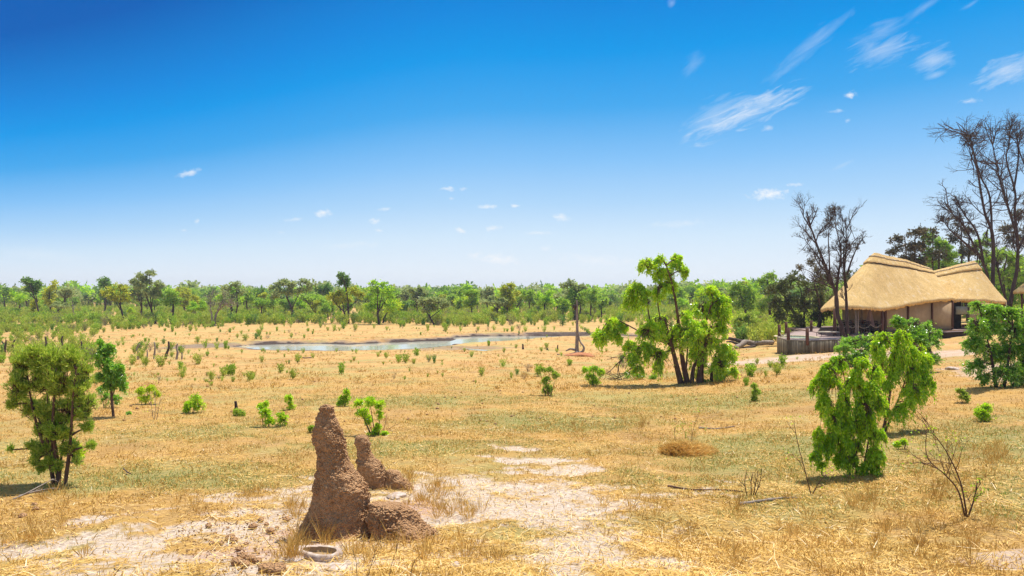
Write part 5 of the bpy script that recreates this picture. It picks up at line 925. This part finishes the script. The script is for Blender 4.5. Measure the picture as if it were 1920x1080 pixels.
for k, (px, py, w) in enumerate(((1885, 590, 22), (1915, 585, 24), (1845, 596, 20), (1905, 560, 20))):
    px_plant('small_shrub', (px, py + 12), 84 if k < 3 else 90, [(px - 8, py - 8, w * .6, 14), (px + 8, py - 14, w * .6, 14), (px, py - 2, w * .8, 12)], [(.06, [(px, py + 12), (px, py - 5)])], L_treebright, bark, ['bright undergrowth bush between the second wing and the hut', 'bright undergrowth bush below the small hut eave', 'green undergrowth bush at the end of the second wing', 'green undergrowth bush higher up behind the small hut'][k], 'bush', 'undergrowth by the small hut', ntw=60, nl=16, L=.22, Wd=.12, droop=.2, seed=330 + k)

# ------------------------------------------------------------------ woodland across the water
# hand placed trees: base px, base py, trunk lean top, blobs, leaf, name, label
HT = [
 ((77, 603), [(51, 527, 8, 7), (60, 535, 9, 9), (72, 533, 5, 6), (55, 542, 9, 5), (66, 545, 6, 4)], [(77, 603), (70, 565), (62, 535)], L_treedark, 'tall_tree', 'thin leaning tree with a small sparse crown high above the woodland, near the left edge'),
 ((96, 597), [(92, 545, 10, 8), (102, 535, 6, 8), (96, 560, 13, 12), (88, 555, 9, 9), (97, 572, 9, 7)], [(96, 597), (97, 575), (98, 545)], L_treegold, 'narrow_tree', 'narrow upright tree with a rusty olive crown at left'),
 ((234, 608), [(205, 545, 14, 8), (222, 537, 14, 8), (236, 545, 9, 10), (215, 555, 18, 10), (232, 560, 12, 8)], [(234, 608), (226, 580), (216, 558), (212, 548)], L_treegold, 'spreading_tree', 'yellow-green spreading tree with a curved leaning trunk at left'),
 ((262, 603), [(255, 530, 10, 8), (262, 545, 14, 12), (252, 552, 10, 10), (264, 560, 12, 7)], [(262, 603), (265, 575), (262, 545)], L_treegrey, 'tall_tree', 'straight dark-trunked tree half behind the tallest grey-green one at left'),
 ((292, 607), [(266, 518, 10, 7), (282, 513, 9, 7), (274, 530, 14, 10), (290, 540, 10, 9), (300, 535, 9, 9), (282, 550, 16, 9), (262, 535, 10, 10), (295, 553, 10, 7)], [(292, 607), (284, 580), (277, 560), (275, 535), (276, 518)], L_treegrey, 'tall_tree', 'tallest grey-green tree at left, leaning on a long curved trunk'),
 ((320, 607), [(310, 552, 12, 8), (325, 550, 14, 9), (318, 565, 20, 9), (334, 563, 10, 8)], [(320, 607), (323, 585), (322, 560)], L_tree, 'rounded_tree', 'round-topped mid green tree right of the tallest one at left'),
 ((440, 600), [(428, 542, 12, 8), (442, 533, 10, 6), (447, 545, 12, 8), (436, 555, 16, 6)], [(440, 600), (446, 575), (446, 545)], L_treegrey, 'tall_tree', 'pale olive tree rising behind the leafless forked one'),
 ((465, 592), [(456, 545, 12, 9), (470, 550, 12, 8), (462, 560, 14, 7)], [(465, 592), (462, 570), (460, 550)], L_tree, 'rounded_tree', 'slim-trunked green tree right of the leafless forked one'),
 ((485, 590), [(480, 552, 10, 8), (490, 548, 12, 8), (486, 560, 12, 8)], [(485, 590), (484, 570), (485, 555)], L_treedark, 'rounded_tree', 'dark tree left of the broad umbrella crown'),
 ((546, 603), [(515, 540, 10, 6), (530, 530, 12, 6), (548, 533, 12, 7), (568, 529, 14, 6), (585, 533, 9, 7), (525, 548, 14, 8), (545, 547, 10, 7), (575, 540, 12, 7), (560, 545, 8, 6), (512, 555, 9, 6)], [(546, 603), (547, 580), (538, 562), (530, 545)], L_treegrey, 'umbrella_tree', 'wide umbrella-crowned tree, broadest of the woodland edge'),
 ((605, 590), [(598, 543, 9, 6), (612, 540, 10, 8), (605, 550, 14, 7)], [(605, 590), (605, 550)], L_treedark, 'rounded_tree', 'dark blue-green distant crown right of the umbrella tree'),
 ((654, 607), [(641, 516, 7, 4), (648, 524, 7, 5), (640, 529, 7, 5), (650, 532, 6, 4)], [(654, 607), (653, 570), (651, 548), (645, 520)], L_treedark, 'tall_tree', 'pole-thin tree with a tuft of leaves high above the woodland near the centre left'),
 ((650, 607), [(625, 556, 14, 8), (640, 552, 12, 8), (665, 545, 14, 7), (678, 552, 12, 9), (650, 562, 14, 6), (632, 568, 12, 5)], [(650, 607), (645, 585), (635, 575), (625, 562)], L_treegold, 'umbrella_tree', 'yellowish spreading tree around the pole-thin one'),
 ((711, 608), [(700, 533, 12, 8), (720, 533, 12, 7), (712, 545, 20, 12), (732, 545, 12, 10), (694, 552, 12, 12), (715, 565, 24, 14), (697, 575, 12, 10), (738, 558, 10, 8), (735, 575, 10, 8)], [(711, 608), (709, 585), (710, 560), (712, 540)], L_treebright, 'broad_tree', 'largest dense bright green tree of the woodland edge, above the pond'),
 ((718, 606), [(735, 568, 16, 8), (745, 575, 10, 8), (728, 580, 12, 6)], [(718, 606), (722, 592), (735, 576)], L_lime, 'small_tree', 'lime green small tree at the right foot of the largest dense tree'),
 ((763, 592), [(758, 552, 10, 8), (768, 556, 9, 8), (762, 565, 12, 6)], [(763, 592), (763, 575), (762, 555)], L_treegrey, 'small_tree', 'grey-olive small tree right of the lime green one'),
 ((787, 597), [(772, 545, 9, 5), (786, 542, 10, 5), (795, 550, 10, 6), (780, 556, 12, 7), (792, 562, 9, 6)], [(787, 597), (782, 575), (784, 550)], L_treegrey, 'tall_tree', 'grey-trunked tree with thin pale foliage above the pond centre'),
 ((815, 609), [(792, 566, 12, 9), (806, 563, 12, 8), (822, 565, 12, 9), (834, 572, 10, 9), (812, 576, 14, 7), (798, 580, 9, 5)], [(815, 609), (806, 595), (798, 580), (792, 570)], L_treegrey, 'spreading_tree', 'low vase-shaped grey tree with a forked leaning trunk above the pond centre'),
 ((882, 580), [(882, 544, 9, 7), (886, 550, 8, 5)], [(882, 580), (882, 550)], L_treedark, 'rounded_tree', 'distant dark blue-green round crown right of the pond centre'),
 ((866, 588), [(862, 566, 10, 7), (872, 572, 9, 7), (868, 562, 8, 5)], [(866, 588), (866, 572)], L_lime, 'small_tree', 'lime green round tree in front of the distant dark crown'),
 ((916, 588), [(905, 547, 9, 7), (918, 545, 10, 8), (912, 555, 14, 9), (922, 560, 8, 6)], [(916, 588), (913, 570), (912, 552)], L_treegrey, 'rounded_tree', 'rounded grey-green tree with a slender trunk, left of the golden one'),
 ((950, 601), [(945, 540, 10, 7), (958, 537, 9, 6), (950, 552, 18, 8), (936, 562, 12, 8), (960, 560, 12, 10), (948, 572, 16, 6), (968, 550, 8, 6)], [(950, 601), (951, 580), (950, 555)], L_treegold, 'broad_tree', 'golden green full-crowned tree at the centre of the woodland edge'),
 ((1022, 586), [(1008, 552, 10, 6), (1020, 548, 12, 6), (1030, 552, 9, 7), (1016, 560, 14, 5)], [(1022, 586), (1018, 572), (1014, 558)], L_treegrey, 'spreading_tree', 'spreading tree with two leaning trunks left of the standing dead trunk'),
 ((1045, 590), [(1038, 560, 10, 8), (1048, 556, 9, 8), (1044, 568, 10, 6)], [(1045, 590), (1044, 560)], L_treebright, 'small_tree', 'bright small tree just left of the standing dead trunk'),
 ((1057, 603), [(1054, 565, 10, 8), (1062, 572, 9, 9), (1055, 580, 10, 8)], [(1057, 603), (1057, 585), (1057, 568)], L_tree, 'narrow_tree', 'narrow green tree touching the standing dead trunk on its left'),
 ((1078, 600), [(1058, 535, 9, 5), (1070, 531, 9, 5), (1080, 540, 10, 6), (1092, 540, 9, 6), (1074, 550, 12, 8), (1088, 553, 10, 8)], [(1078, 600), (1079, 575), (1075, 545)], L_treegrey, 'tall_tree', 'tall sparse-topped tree rising behind the standing dead trunk'),
 ((1107, 602), [(1098, 552, 10, 7), (1112, 546, 12, 7), (1106, 562, 16, 9), (1118, 565, 9, 8)], [(1107, 602), (1108, 580), (1108, 555)], L_tree, 'rounded_tree', 'round-topped tree first right of the standing dead trunk'),
 ((1128, 597), [(1122, 560, 9, 7), (1132, 565, 10, 8), (1126, 573, 9, 6)], [(1128, 597), (1127, 570)], L_tree, 'small_tree', 'smaller tree left of the drooping lobe of the big near tree'),
 ((12, 590), [(4, 545, 12, 8), (15, 550, 12, 10)], [(12, 590), (10, 555)], L_treedark, 'rounded_tree', 'dark tree cut by the left picture edge'),
 ((35, 595), [(28, 555, 14, 10), (42, 560, 12, 10)], [(35, 595), (34, 560)], L_treebright, 'rounded_tree', 'bright green tree near the left edge below the thin leaning one'),
 ((196, 590), [(190, 527, 7, 4), (199, 526, 8, 5), (194, 535, 9, 5), (196, 550, 14, 8)], [(196, 590), (196, 555), (195, 530)], L_treedark, 'tall_tree', 'tall dark tree poking above the skyline left of the yellow-green spreading one'),
]
for k, (b, bl, tr_, lm, nm, lab) in enumerate(HT):
    B = gp(*b); sc_ = B[1] / 150
    tk = [(.24 * sc_, tr_, .3)] + ([(.15 * sc_, [tr_[1], (bl[1][0], bl[1][1] + 4)], .4)] if len(bl) > 3 else []) + ([(.13 * sc_, [tr_[1], (bl[3][0], bl[3][1] + 3)], .4)] if len(bl) > 4 else [])
    px_plant(nm, b, None, bl, tk, lm, bark_dark, lab, 'tree', 'trees along the woodland edge', ntw=34, nl=13, L=.5 * sc_, Wd=.3 * sc_, droop=.05, seed=400 + k, twigr=.03, r0=.16, fill=.6, wfrac=.15, dens_by_size=True)
baretree('bare_tree', (401, 613), 133, [(.3, [(401, 613), (403, 595), (408, 582), (420, 572), (432, 567)]), (.2, [(408, 582), (416, 565), (418, 553)]), (.22, [(398, 612), (396, 590), (392, 572), (395, 555)])], 'pale leafless forked tree standing in front of the woodland at left', 360, bark_pale, L_treegrey, 500, .3, n=12, depth=3, lift=.1, tw=.8)
baretree('bare_tree', (139, 604), 150, [(.22, [(139, 604), (138, 585), (136, 566)])], 'straight dead grey pole of a tree among the scrub at left', 361, bark_pale, None, n=5, depth=2, tw=.4)

# fill trees: a few shapes, copied
def gentree(seed, H, kind, leafm):
    r = np.random.default_rng(seed); gl = G(); gw = G(); bl = []
    if kind == 'round':
        for q in range(9): a = r.uniform(0, 6.28); rr = r.uniform(.05, .22) * H; bl.append((math.cos(a) * rr, math.sin(a) * rr, H * r.uniform(.48, .88), H * r.uniform(.12, .18), H * r.uniform(.12, .18), H * r.uniform(.09, .14)))
    elif kind == 'flat':
        for q in range(10): a = r.uniform(0, 6.28); rr = r.uniform(.08, .42) * H; bl.append((math.cos(a) * rr, math.sin(a) * rr, H * (r.uniform(.72, .92) - rr / H * .25), H * .15, H * .15, H * .07))
    else:
        for q in range(8): a = r.uniform(0, 6.28); rr = r.uniform(.0, .13) * H; bl.append((math.cos(a) * rr, math.sin(a) * rr, H * r.uniform(.35, .92), H * .11, H * .11, H * .11))
    blobleaves(gl, None, bl, r, 30, 12, .055 * H ** .5 * 1.3 + .28, .26, .05, fill=.6)
    lean = r.uniform(-.08, .08, 2) * H; P = limb(gw, [(0, 0, -.3), (lean[0] * .6, lean[1] * .6, H * .3), (lean[0], lean[1], H * .6)], .028 * H, .014 * H, 6)
    for b in bl: k = len(P) // 2 + r.integers(0, len(P) // 2); limb(gw, [P[k], (P[k] + np.array(b[:3])) / 2 + (0, 0, .1), b[:3]], .011 * H, .005 * H, 4, 5)
    return gl.mesh('crown', leafm), gw.mesh('trunk', bark_dark, True)
KT = [('rounded_tree', 'round', 8, L_tree, 'mid green rounded tree inside the far woodland'), ('rounded_tree', 'round', 8, L_treebright, 'bright fresh green rounded tree inside the far woodland'), ('rounded_tree', 'round', 8, L_treedark, 'dark green rounded tree inside the far woodland'),
      ('umbrella_tree', 'flat', 8, L_treegrey, 'grey-green flat-topped tree inside the far woodland'), ('umbrella_tree', 'flat', 8, L_tree, 'green flat-topped tree inside the far woodland'), ('narrow_tree', 'tall', 8, L_tree, 'narrow green tree inside the far woodland'), ('narrow_tree', 'tall', 8, L_treegold, 'narrow yellow-olive tree inside the far woodland'),
      ('small_tree', 'round', 8, L_lime, 'lime green round tree inside the far woodland')]
KM = [[gentree(500 + 10 * k + v, t[2], t[1], t[3]) for v in range(2)] for k, t in enumerate(KT)]
fr = np.random.default_rng(77); nf = 0
while nf < 298:
    d = 158 + 200 * fr.uniform() ** 1.3; px = fr.uniform(-40, 1640 if d < 230 else 1660); x = (px - 960) / FPX * d
    k = fr.choice(8, p=[.24, .20, .16, .1, .1, .08, .08, .04]); v = fr.integers(2); H = (5.0 + 4.6 * fr.uniform() ** 2.0) * (1.0 if d > 200 else .9) * (.65 if k == 7 else 1)
    if 1420 < px: H *= .9
    nm, _, h0_, _, lab = KT[k]; cm, tm = KM[k][v]; z = th(x, d)
    root = thing(nm, (x, d, z), lab, 'tree', lab.replace('inside', 'of').replace('tree', 'trees')); root.scale = (H / 8 * fr.uniform(.95, 1.35),) * 2 + (H / 8,); root.rotation_euler = (0, 0, fr.uniform(0, 6.28))
    link('crown', cm, root); link('trunk', tm, root); nf += 1
# the far wood beyond as one mass
def crowd(name, N, dfun, pxr, protos, hf, label, seed, mats, kind='stuff', zoff=0):
    r = np.random.default_rng(seed); outs = [G() for _ in mats]
    for q in range(N):
        d = dfun(r); px = r.uniform(*pxr); x = (px - 960) / FPX * d; k = r.integers(len(protos)); mi = r.integers(len(mats)); V_, Q_, T_ = protos[k]
        a = r.uniform(0, 6.28); s = hf(r, d); ca, sa = math.cos(a) * s, math.sin(a) * s; M = np.array(((ca, -sa, 0), (sa, ca, 0), (0, 0, s))); outs[mi].add(V_ @ M.T + (x, d, th(x, d) + zoff), Q_, T_)
    g = G(); idx = []
    for o in outs:
        V_, Q_, T_ = o.arr(); g.add(V_, Q_, T_)
    me = g.mesh(name); [me.materials.append(m) for m in mats]
    mi = np.concatenate([np.full(sum(len(q) for q in o.Q), k) for k, o in enumerate(outs)] + [np.full(sum(len(q) for q in o.T), k) for k, o in enumerate(outs)]).astype(np.int32)
    me.polygons.foreach_set('material_index', mi); return tag(link(name, me), label, None, None, kind)
def coarse(seed, n=170, L=.28, flat=.7):
    r = np.random.default_rng(seed); g = G(); bl = [(r.uniform(-.25, .25), r.uniform(-.25, .25), r.uniform(.5, .85), .24, .24, .16) for _ in range(5)]; blobleaves(g, None, bl, r, n // 25, 5, L * .55, L * .4, .05, fill=.5)
    g.tube([(0, 0, -.05), (0, 0, .55)], [.03, .02], 4); return g.arr()
cps = [coarse(600 + k) for k in range(4)]
crowd('far_woodland', 3400, lambda r: 260 + 1100 * r.uniform() ** 2.0, (-80, 1720), cps, lambda r, d: r.uniform(4.0, 7.2) + 4.5 * r.uniform() ** 6 + min(2.2, (d - 260) * .003), 'dense green woodland reaching to the horizon behind the pond', 610, [L_tree, L_treedark, L_treegrey, L_treebright])
# woodland outside and behind on the right, so that the view a step aside stays closed
crowd('side_woodland', 160, lambda r: r.uniform(104, 175), (1660, 2200), cps, lambda r, d: r.uniform(7, 10), 'mixed dark woodland closing the view behind the lodge', 611, [L_tree, L_treedark, L_brown])

# ------------------------------------------------------------------ scrub
def shrubproto(seed, L, Wd, n=16, nl=9, h=1., droop=0, up=.4, stems=4, w=.5, leafm=None, woodm=None, base=.04):
    r = np.random.default_rng(seed); g = G()
    for q in range(n):
        a = r.uniform(0, 6.28); o = r.uniform(0, .12, 1)[0]; tip = np.array((math.cos(a) * w * r.uniform(.2, 1), math.sin(a) * w * r.uniform(.2, 1), h * r.uniform(.55, 1.05))); b0 = np.array((math.cos(a) * o, math.sin(a) * o, 0))
        t = r.uniform(base, 1, nl)[:, None]; P = b0 + (tip - b0) * t; P[:, 2] += .1 * h * np.sin(t[:, 0] * 3); P += r.normal(size=P.shape) * L * .45; D = (tip - b0) + unit(nl, r) * .7; D[:, 2] += up; g.add(*leafquads(P, D, L, Wd, r))
    gw = G()
    for q in range(stems): a = r.uniform(0, 6.28); gw.tube([(0, 0, -.05), (math.cos(a) * w * .35, math.sin(a) * w * .35, h * .5), (math.cos(a) * w * .7, math.sin(a) * w * .7, h * .85)], [.012 * h, .009 * h, .004], 3, cap=False)
    return g, gw
def shrubmesh(p, leafm, woodm=bark):
    g, gw = p; a = G(); V1, Q1, T1 = g.arr(); V2, Q2, T2 = gw.arr(); a.add(V1, Q1); a.add(V2, Q2); me = a.mesh('scrub_bush'); me.materials.append(leafm); me.materials.append(woodm)
    me.polygons.foreach_set('material_index', np.concatenate((np.zeros(len(Q1)), np.ones(len(Q2)))).astype(np.int32)); return me
SK = [(L_scrub, 'olive green', dict(L=.15, Wd=.07, n=26, nl=12, w=.45)), (L_scrubgreen, 'fresh green', dict(L=.16, Wd=.09, n=26, nl=12, w=.42)), (L_olive, 'pale yellow-green', dict(L=.14, Wd=.06, n=24, nl=11, w=.5)), (L_twiggrey, 'grey leafless', dict(L=.14, Wd=.02, n=34, nl=9, w=.6)), (L_treedark, 'dark green', dict(L=.15, Wd=.08, n=24, nl=10, w=.4))]
SM = [[shrubmesh(shrubproto(700 + 10 * k + v, **t[2]), t[0]) for v in range(3)] for k, t in enumerate(SK)]
sr = np.random.default_rng(91); items = []
avoid = [(q[0][0], q[0][1]) for q in SH]
def ok(px, py):
    if 1380 < px < 1960 and py < 672 and not (px < 1460 and py < 630): return False
    if 430 < px < 1100 and 627 < py < 660: 
        p = gp(px, py); return sdpoly(np.array([p[0]]), np.array([p[1]]), pond)[0] > 1.5
    return True
for q in range(1150):       # low clumps on the open plain
    py = 604 + 120 * sr.uniform() ** 1.5; px = sr.uniform(-10, 1500)
    if not ok(px, py): continue
    h = .16 + .55 * sr.uniform() ** 2.2; dens = 1.0; p_ = gp(px, py)
    if float(fbm(np.array([p_[0] * .11]), np.array([p_[1] * .11]), o=2, s=66)[0]) < .02 and sr.uniform() < .72: continue
    if px < 500: dens = 1.3; h *= 1.0 + .7 * (py < 690) * sr.uniform()
    if sr.uniform() > dens * (.75 if py > 660 else .9): continue
    items.append((px, py, h, sr.choice(5, p=[.42, .14, .26, .10, .08]), 'p'))
for q in range(90):        # thicker at the far left
    items.append((sr.uniform(-10, 190), sr.uniform(612, 690), sr.uniform(.6, 1.5), sr.choice(5, p=[.5, .1, .25, .1, .05]), 'p'))
sz = sorted(items, key=lambda t: -t[2] * (t[1] - HY)); named = sz[:285]; rest = sz[285:]
for px, py, h, k, _ in named:
    p = gp(px, py); zone = 'left of the pond' if px < 440 else ('below the pond' if py > 655 and px < 1050 else ('on the far bank of the pond' if py < 655 and px < 1100 else 'on the slope near the big tree'))
    lab = f'{SK[k][1]} low scrub clump {zone}'; o = link('scrub_bush', SM[k][sr.integers(3)], None, p); o.scale = (h * sr.uniform(.9, 1.4),) * 2 + (h,); o.rotation_euler = (0, 0, sr.uniform(0, 6.28)); tag(o, lab, 'bush', lab.replace('clump', 'clumps'))
def arrs(me):
    n = len(me.polygons); V_ = np.zeros(len(me.vertices) * 3); me.vertices.foreach_get('co', V_); q = np.zeros(n * 4, np.int64); me.loops.foreach_get('vertex_index', q); return V_.reshape(-1, 3), q.reshape(-1, 4), np.zeros((0, 3), np.int64)
SA = [[arrs(m_) for m_ in row] for row in SM]
def scrubmass(name, its, label, seed):
    r = np.random.default_rng(seed); g = G(); mi = []
    for x, y, h, k in its:
        v = r.integers(3); V_, Q_, T_ = SA[k][v]; a = r.uniform(0, 6.28); s = h * r.uniform(.8, 1.3); ca, sa = math.cos(a) * s, math.sin(a) * s
        g.add(V_ @ np.array(((ca, -sa, 0), (sa, ca, 0), (0, 0, h))).T + (x, y, th(x, y)), Q_); nl_ = np.zeros(len(SM[k][v].polygons), np.int32); SM[k][v].polygons.foreach_get('material_index', nl_); mi.append(np.where(nl_ == 0, k, 5))
    me = g.mesh(name); [me.materials.append(t[0]) for t in SK]; me.materials.append(bark); me.polygons.foreach_set('material_index', np.concatenate(mi).astype(np.int32)); return tag(link(name, me), label, None, None, 'stuff')
scrubmass('low_scrub', [(*gp(px, py)[:2], h, k) for px, py, h, k, _ in rest], 'thin scatter of small green tufts over the dry plain', 92)
its = []
for q in range(7500):
    d = 112 + 190 * sr.uniform() ** 1.5; px = sr.uniform(-40, 1560); x = (px - 960) / FPX * d
    edge = 128 + 14 * float(vn(np.array([x * .035]), np.array([7.]), s=5)[0]) + (-14 if px < 420 else (-2 if px < 900 else 6))
    if d < edge and sr.uniform() > .10: continue
    c_ = float(fbm(np.array([x * .07]), np.array([d * .07]), o=2, s=15)[0]);
    if c_ < -.25 and sr.uniform() < .7: continue
    if d < 138 and sr.uniform() < .45: continue
    its.append((x, d, sr.uniform(.8, 2.3) * (.6 if d < 130 else 1), sr.choice(5, p=[.40, .22, .22, .09, .07])))
scrubmass('scrub_thicket', its, 'dense waist high scrub in front of and among the woodland trees', 93)
# scrub on the rise round the deck and lodge
its = []
for q in range(420):
    d = sr.uniform(68, 150); px = sr.uniform(1380, 1700); its.append(((px - 960) / FPX * d, d, sr.uniform(.7, 2.2), sr.choice(5, p=[.45, .15, .3, .05, .05])))
scrubmass('rise_scrub', its, 'feathery green scrub behind the pool deck', 94)

# ------------------------------------------------------------------ grass and straw
def blades(N, rmin, rmax, a0, a1, seed, lying, hgt, wid, keepf, pw=1.0):
    r = np.random.default_rng(seed); rr = rmin * (rmax / rmin) ** (r.uniform(0, 1, N) ** pw); a = R(1) * r.uniform(a0, a1, N)
    x, y = np.sin(a) * rr, np.cos(a) * rr; sd_, gn, md, pt, n1_, n2_ = masks(x, y); keep = r.uniform(0, 1, N) < keepf(sd_, gn, md, pt, n1_, n2_, x, y); x, y, rr, gn = x[keep], y[keep], rr[keep], gn[keep]; n = len(x); z = terr(x, y)
    P = np.stack((x, y, z), 1); al = r.uniform(0, 2 * math.pi, n); h = hgt * r.uniform(.4, 1.3, n) * (1 + .012 * rr); w = wid * (.6 + .05 * rr)
    H = np.stack((np.cos(al), np.sin(al), np.zeros(n)), 1)
    if lying: T = P + H * h[:, None] + np.stack((np.zeros(n), np.zeros(n), r.uniform(0, .03, n)), 1); P[:, 2] += r.uniform(.003, .03, n); T[:, 2] = P[:, 2] + r.normal(0, .008, n); M = (P + T) / 2
    else: ln = r.uniform(.1, .9, n)[:, None]; T = P + H * (h[:, None] * ln) + np.stack((np.zeros(n), np.zeros(n), h * r.uniform(.45, 1, n)), 1); M = P * .45 + T * .55 + np.array((0, 0, 1)) * (h * .12)[:, None]
    S = np.cross(T - P, r.normal(size=(n, 3))); S /= np.linalg.norm(S, axis=1)[:, None] + 1e-9
    if lying: S = np.cross(H, (0, 0, 1.)); 
    S = S * (w * r.uniform(.6, 1.4, n))[:, None] * .5
    V_ = np.stack((P - S, P + S, M + S * .8, M - S * .8, T), 1).reshape(-1, 3); k = np.arange(n) * 5
    return V_, np.stack((k, k + 1, k + 2, k + 3), 1), np.stack((k + 3, k + 2, k + 4), 1)
def bare(sd_, gn, md, pt, n1_, n2_, x, y): return np.clip(1 - sd_ * .93, 0, 1) * (1 - pt * .75) * np.clip(.55 + n1_ * 2.2, .04, 1) * (1 - sstep(22, 55, np.hypot(x, y)))
g = G(); g.add(*blades(290000, 7.0, 56, -46, 52, 801, False, .075, .0085, bare, .9)); tag(g.obj('dry_grass', L_straw), 'short dry golden grass over the near slope', None, None, 'stuff')
g = G(); g.add(*blades(185000, 7.0, 40, -46, 52, 802, True, .17, .009, lambda sd_, gn, md, pt, n1_, n2_, x, y: np.clip(1 - sd_ * .8, 0, 1) * np.clip(.6 + n2_ + n1_ * .5, .1, 1), .9)); tag(g.obj('straw_litter', L_straw), 'loose pale straw lying flat on the ground', None, None, 'stuff')
g = G(); g.add(*blades(6000, 7.0, 24, -46, 52, 805, True, .34, .008, lambda sd_, gn, md, pt, n1_, n2_, x, y: np.clip(.5 + n2_, .1, 1), .9)); tag(g.obj('straw_stalks', L_stalk), 'long pale broken straw stalks lying over the near ground', None, None, 'stuff')
L_grass = mat_leaf('leaf_grass', ((.13, .18, .03), (.27, .32, .07), (.48, .48, .16)), 0.25, tc=(.5, .6, .06))
g = G(); g.add(*blades(175000, 7.0, 45, -46, 52, 803, False, .06, .008, lambda sd_, gn, md, pt, n1_, n2_, x, y: np.clip(gn * .9, 0, 1), .95)); tag(g.obj('green_grass', L_grass), 'thin new green grass in patches between the straw', None, None, 'stuff')
# taller tufts round the termite mounds and elsewhere
r = np.random.default_rng(811); g = G(); cen = []
for px, py, w, n_ in ((800, 935, 45, 26), (850, 960, 45, 22), (760, 900, 20, 8), (560, 960, 25, 12), (860, 1040, 60, 16), (560, 1020, 30, 8), (540, 1050, 30, 9), (690, 1040, 60, 18), (480, 930, 40, 8), (1290, 830, 40, 14), (1080, 795, 30, 6), (1195, 800, 20, 5), (1160, 795, 20, 4), (60, 1010, 60, 14), (360, 960, 30, 6), (1600, 960, 60, 12), (1780, 900, 60, 16), (1870, 860, 50, 14), (1700, 1010, 100, 20), (1440, 1000, 120, 20), (1200, 960, 100, 12), (100, 940, 30, 8), (620, 1015, 25, 5), (705, 975, 14, 6)):
    for q in range(n_): cen.append(gp(px + r.normal() * w * .6, min(1078, py + r.normal() * w * .3)))
for c in cen:
    n = r.integers(14, 40); al = r.uniform(0, 6.28, n); h = r.uniform(.12, .38) * r.uniform(.6, 1.1, n); P = c + np.stack((np.cos(al), np.sin(al), 0 * al), 1) * r.uniform(0, .06, n)[:, None]; D = np.stack((np.cos(al) * .45, np.sin(al) * .45, np.ones(n)), 1) + r.normal(size=(n, 3)) * .2
    D /= np.linalg.norm(D, axis=1)[:, None]; g.add(*leafquads(P, D, h, .008, r, .1))
tag(g.obj('grass_tufts', L_straw), 'taller golden grass tufts around the termite mounds and on the slope', None, None, 'stuff')
r = np.random.default_rng(820); n = 9000; d_ = 30 + 85 * r.uniform(0, 1, n) ** 1.1; px_ = r.uniform(-60, 1700, n); x_ = (px_ - 960) / FPX * d_; kp = (fbm(x_ * .35, d_ * .35, o=3, s=70) > -.05) & (sdpoly(x_, d_, pond) > 1.5); x_, d_ = x_[kp], d_[kp]; n = len(x_); z_ = terr(x_, d_)
m_ = 6; P = np.repeat(np.stack((x_, d_, z_), 1), m_, 0) + r.normal(size=(n * m_, 3)) * (.07, .07, 0); D = r.normal(size=(n * m_, 3)) * .6 + (0, 0, .8); g = G(); g.add(*leafquads(P, D, .20, .035, r, .1))
tag(g.obj('dry_tufts', L_straw), 'low brown and golden grass tufts dotted over the open plain', None, None, 'stuff')
# crumbs of earth and pebbles on the bare sand
r = np.random.default_rng(815); g = G(); cube = np.array([(1, 0, 0), (-1, 0, 0), (0, 1, 0), (0, -1, 0), (0, 0, 1), (0, 0, -1)], float); tri = [(0, 2, 4), (2, 1, 4), (1, 3, 4), (3, 0, 4), (2, 0, 5), (1, 2, 5), (3, 1, 5), (0, 3, 5)]
for q in range(260):
    c = gp(r.uniform(0, 1450), 650 + 150 * r.uniform() ** 1.3); s = r.uniform(.025, .075); g.add((cube * r.uniform(.6, 1.3, (6, 3)) * s) + c + (0, 0, s * .3), None, tri)
for q in range(900):
    if q < 450: c = gp(r.uniform(330, 560), r.uniform(965, 1078))
    else: c = gp(r.uniform(0, 1900), r.uniform(800, 1078))
    s = r.uniform(.006, .022) * (1 if q < 450 else .8); g.add((cube * r.uniform(.6, 1.3, (6, 3)) * s) + c + (0, 0, s * .3), None, tri)
tag(g.obj('earth_crumbs', soilm), 'small brown crumbs of earth strewn over the bare sand', None, None, 'stuff')
# thin heat haze over the plain
g = G(); g.box((0, 0, 14.0), (4100, 4100, 32.0)); hz_m = bpy.data.materials.new('haze'); hz_m.use_nodes = True; hn = hz_m.node_tree; hn.nodes.clear()
ho = hn.nodes.new('ShaderNodeOutputMaterial'); hv = hn.nodes.new('ShaderNodeVolumePrincipled'); hn.links.new(hv.outputs[0], ho.inputs['Volume']); hv.inputs['Color'].default_value = (.88, .92, 1, 1); hv.inputs['Density'].default_value = .0003; hv.inputs['Anisotropy'].default_value = .2
tag(g.obj('haze', hz_m), 'thin pale haze over the far woodland', None, None, 'stuff')
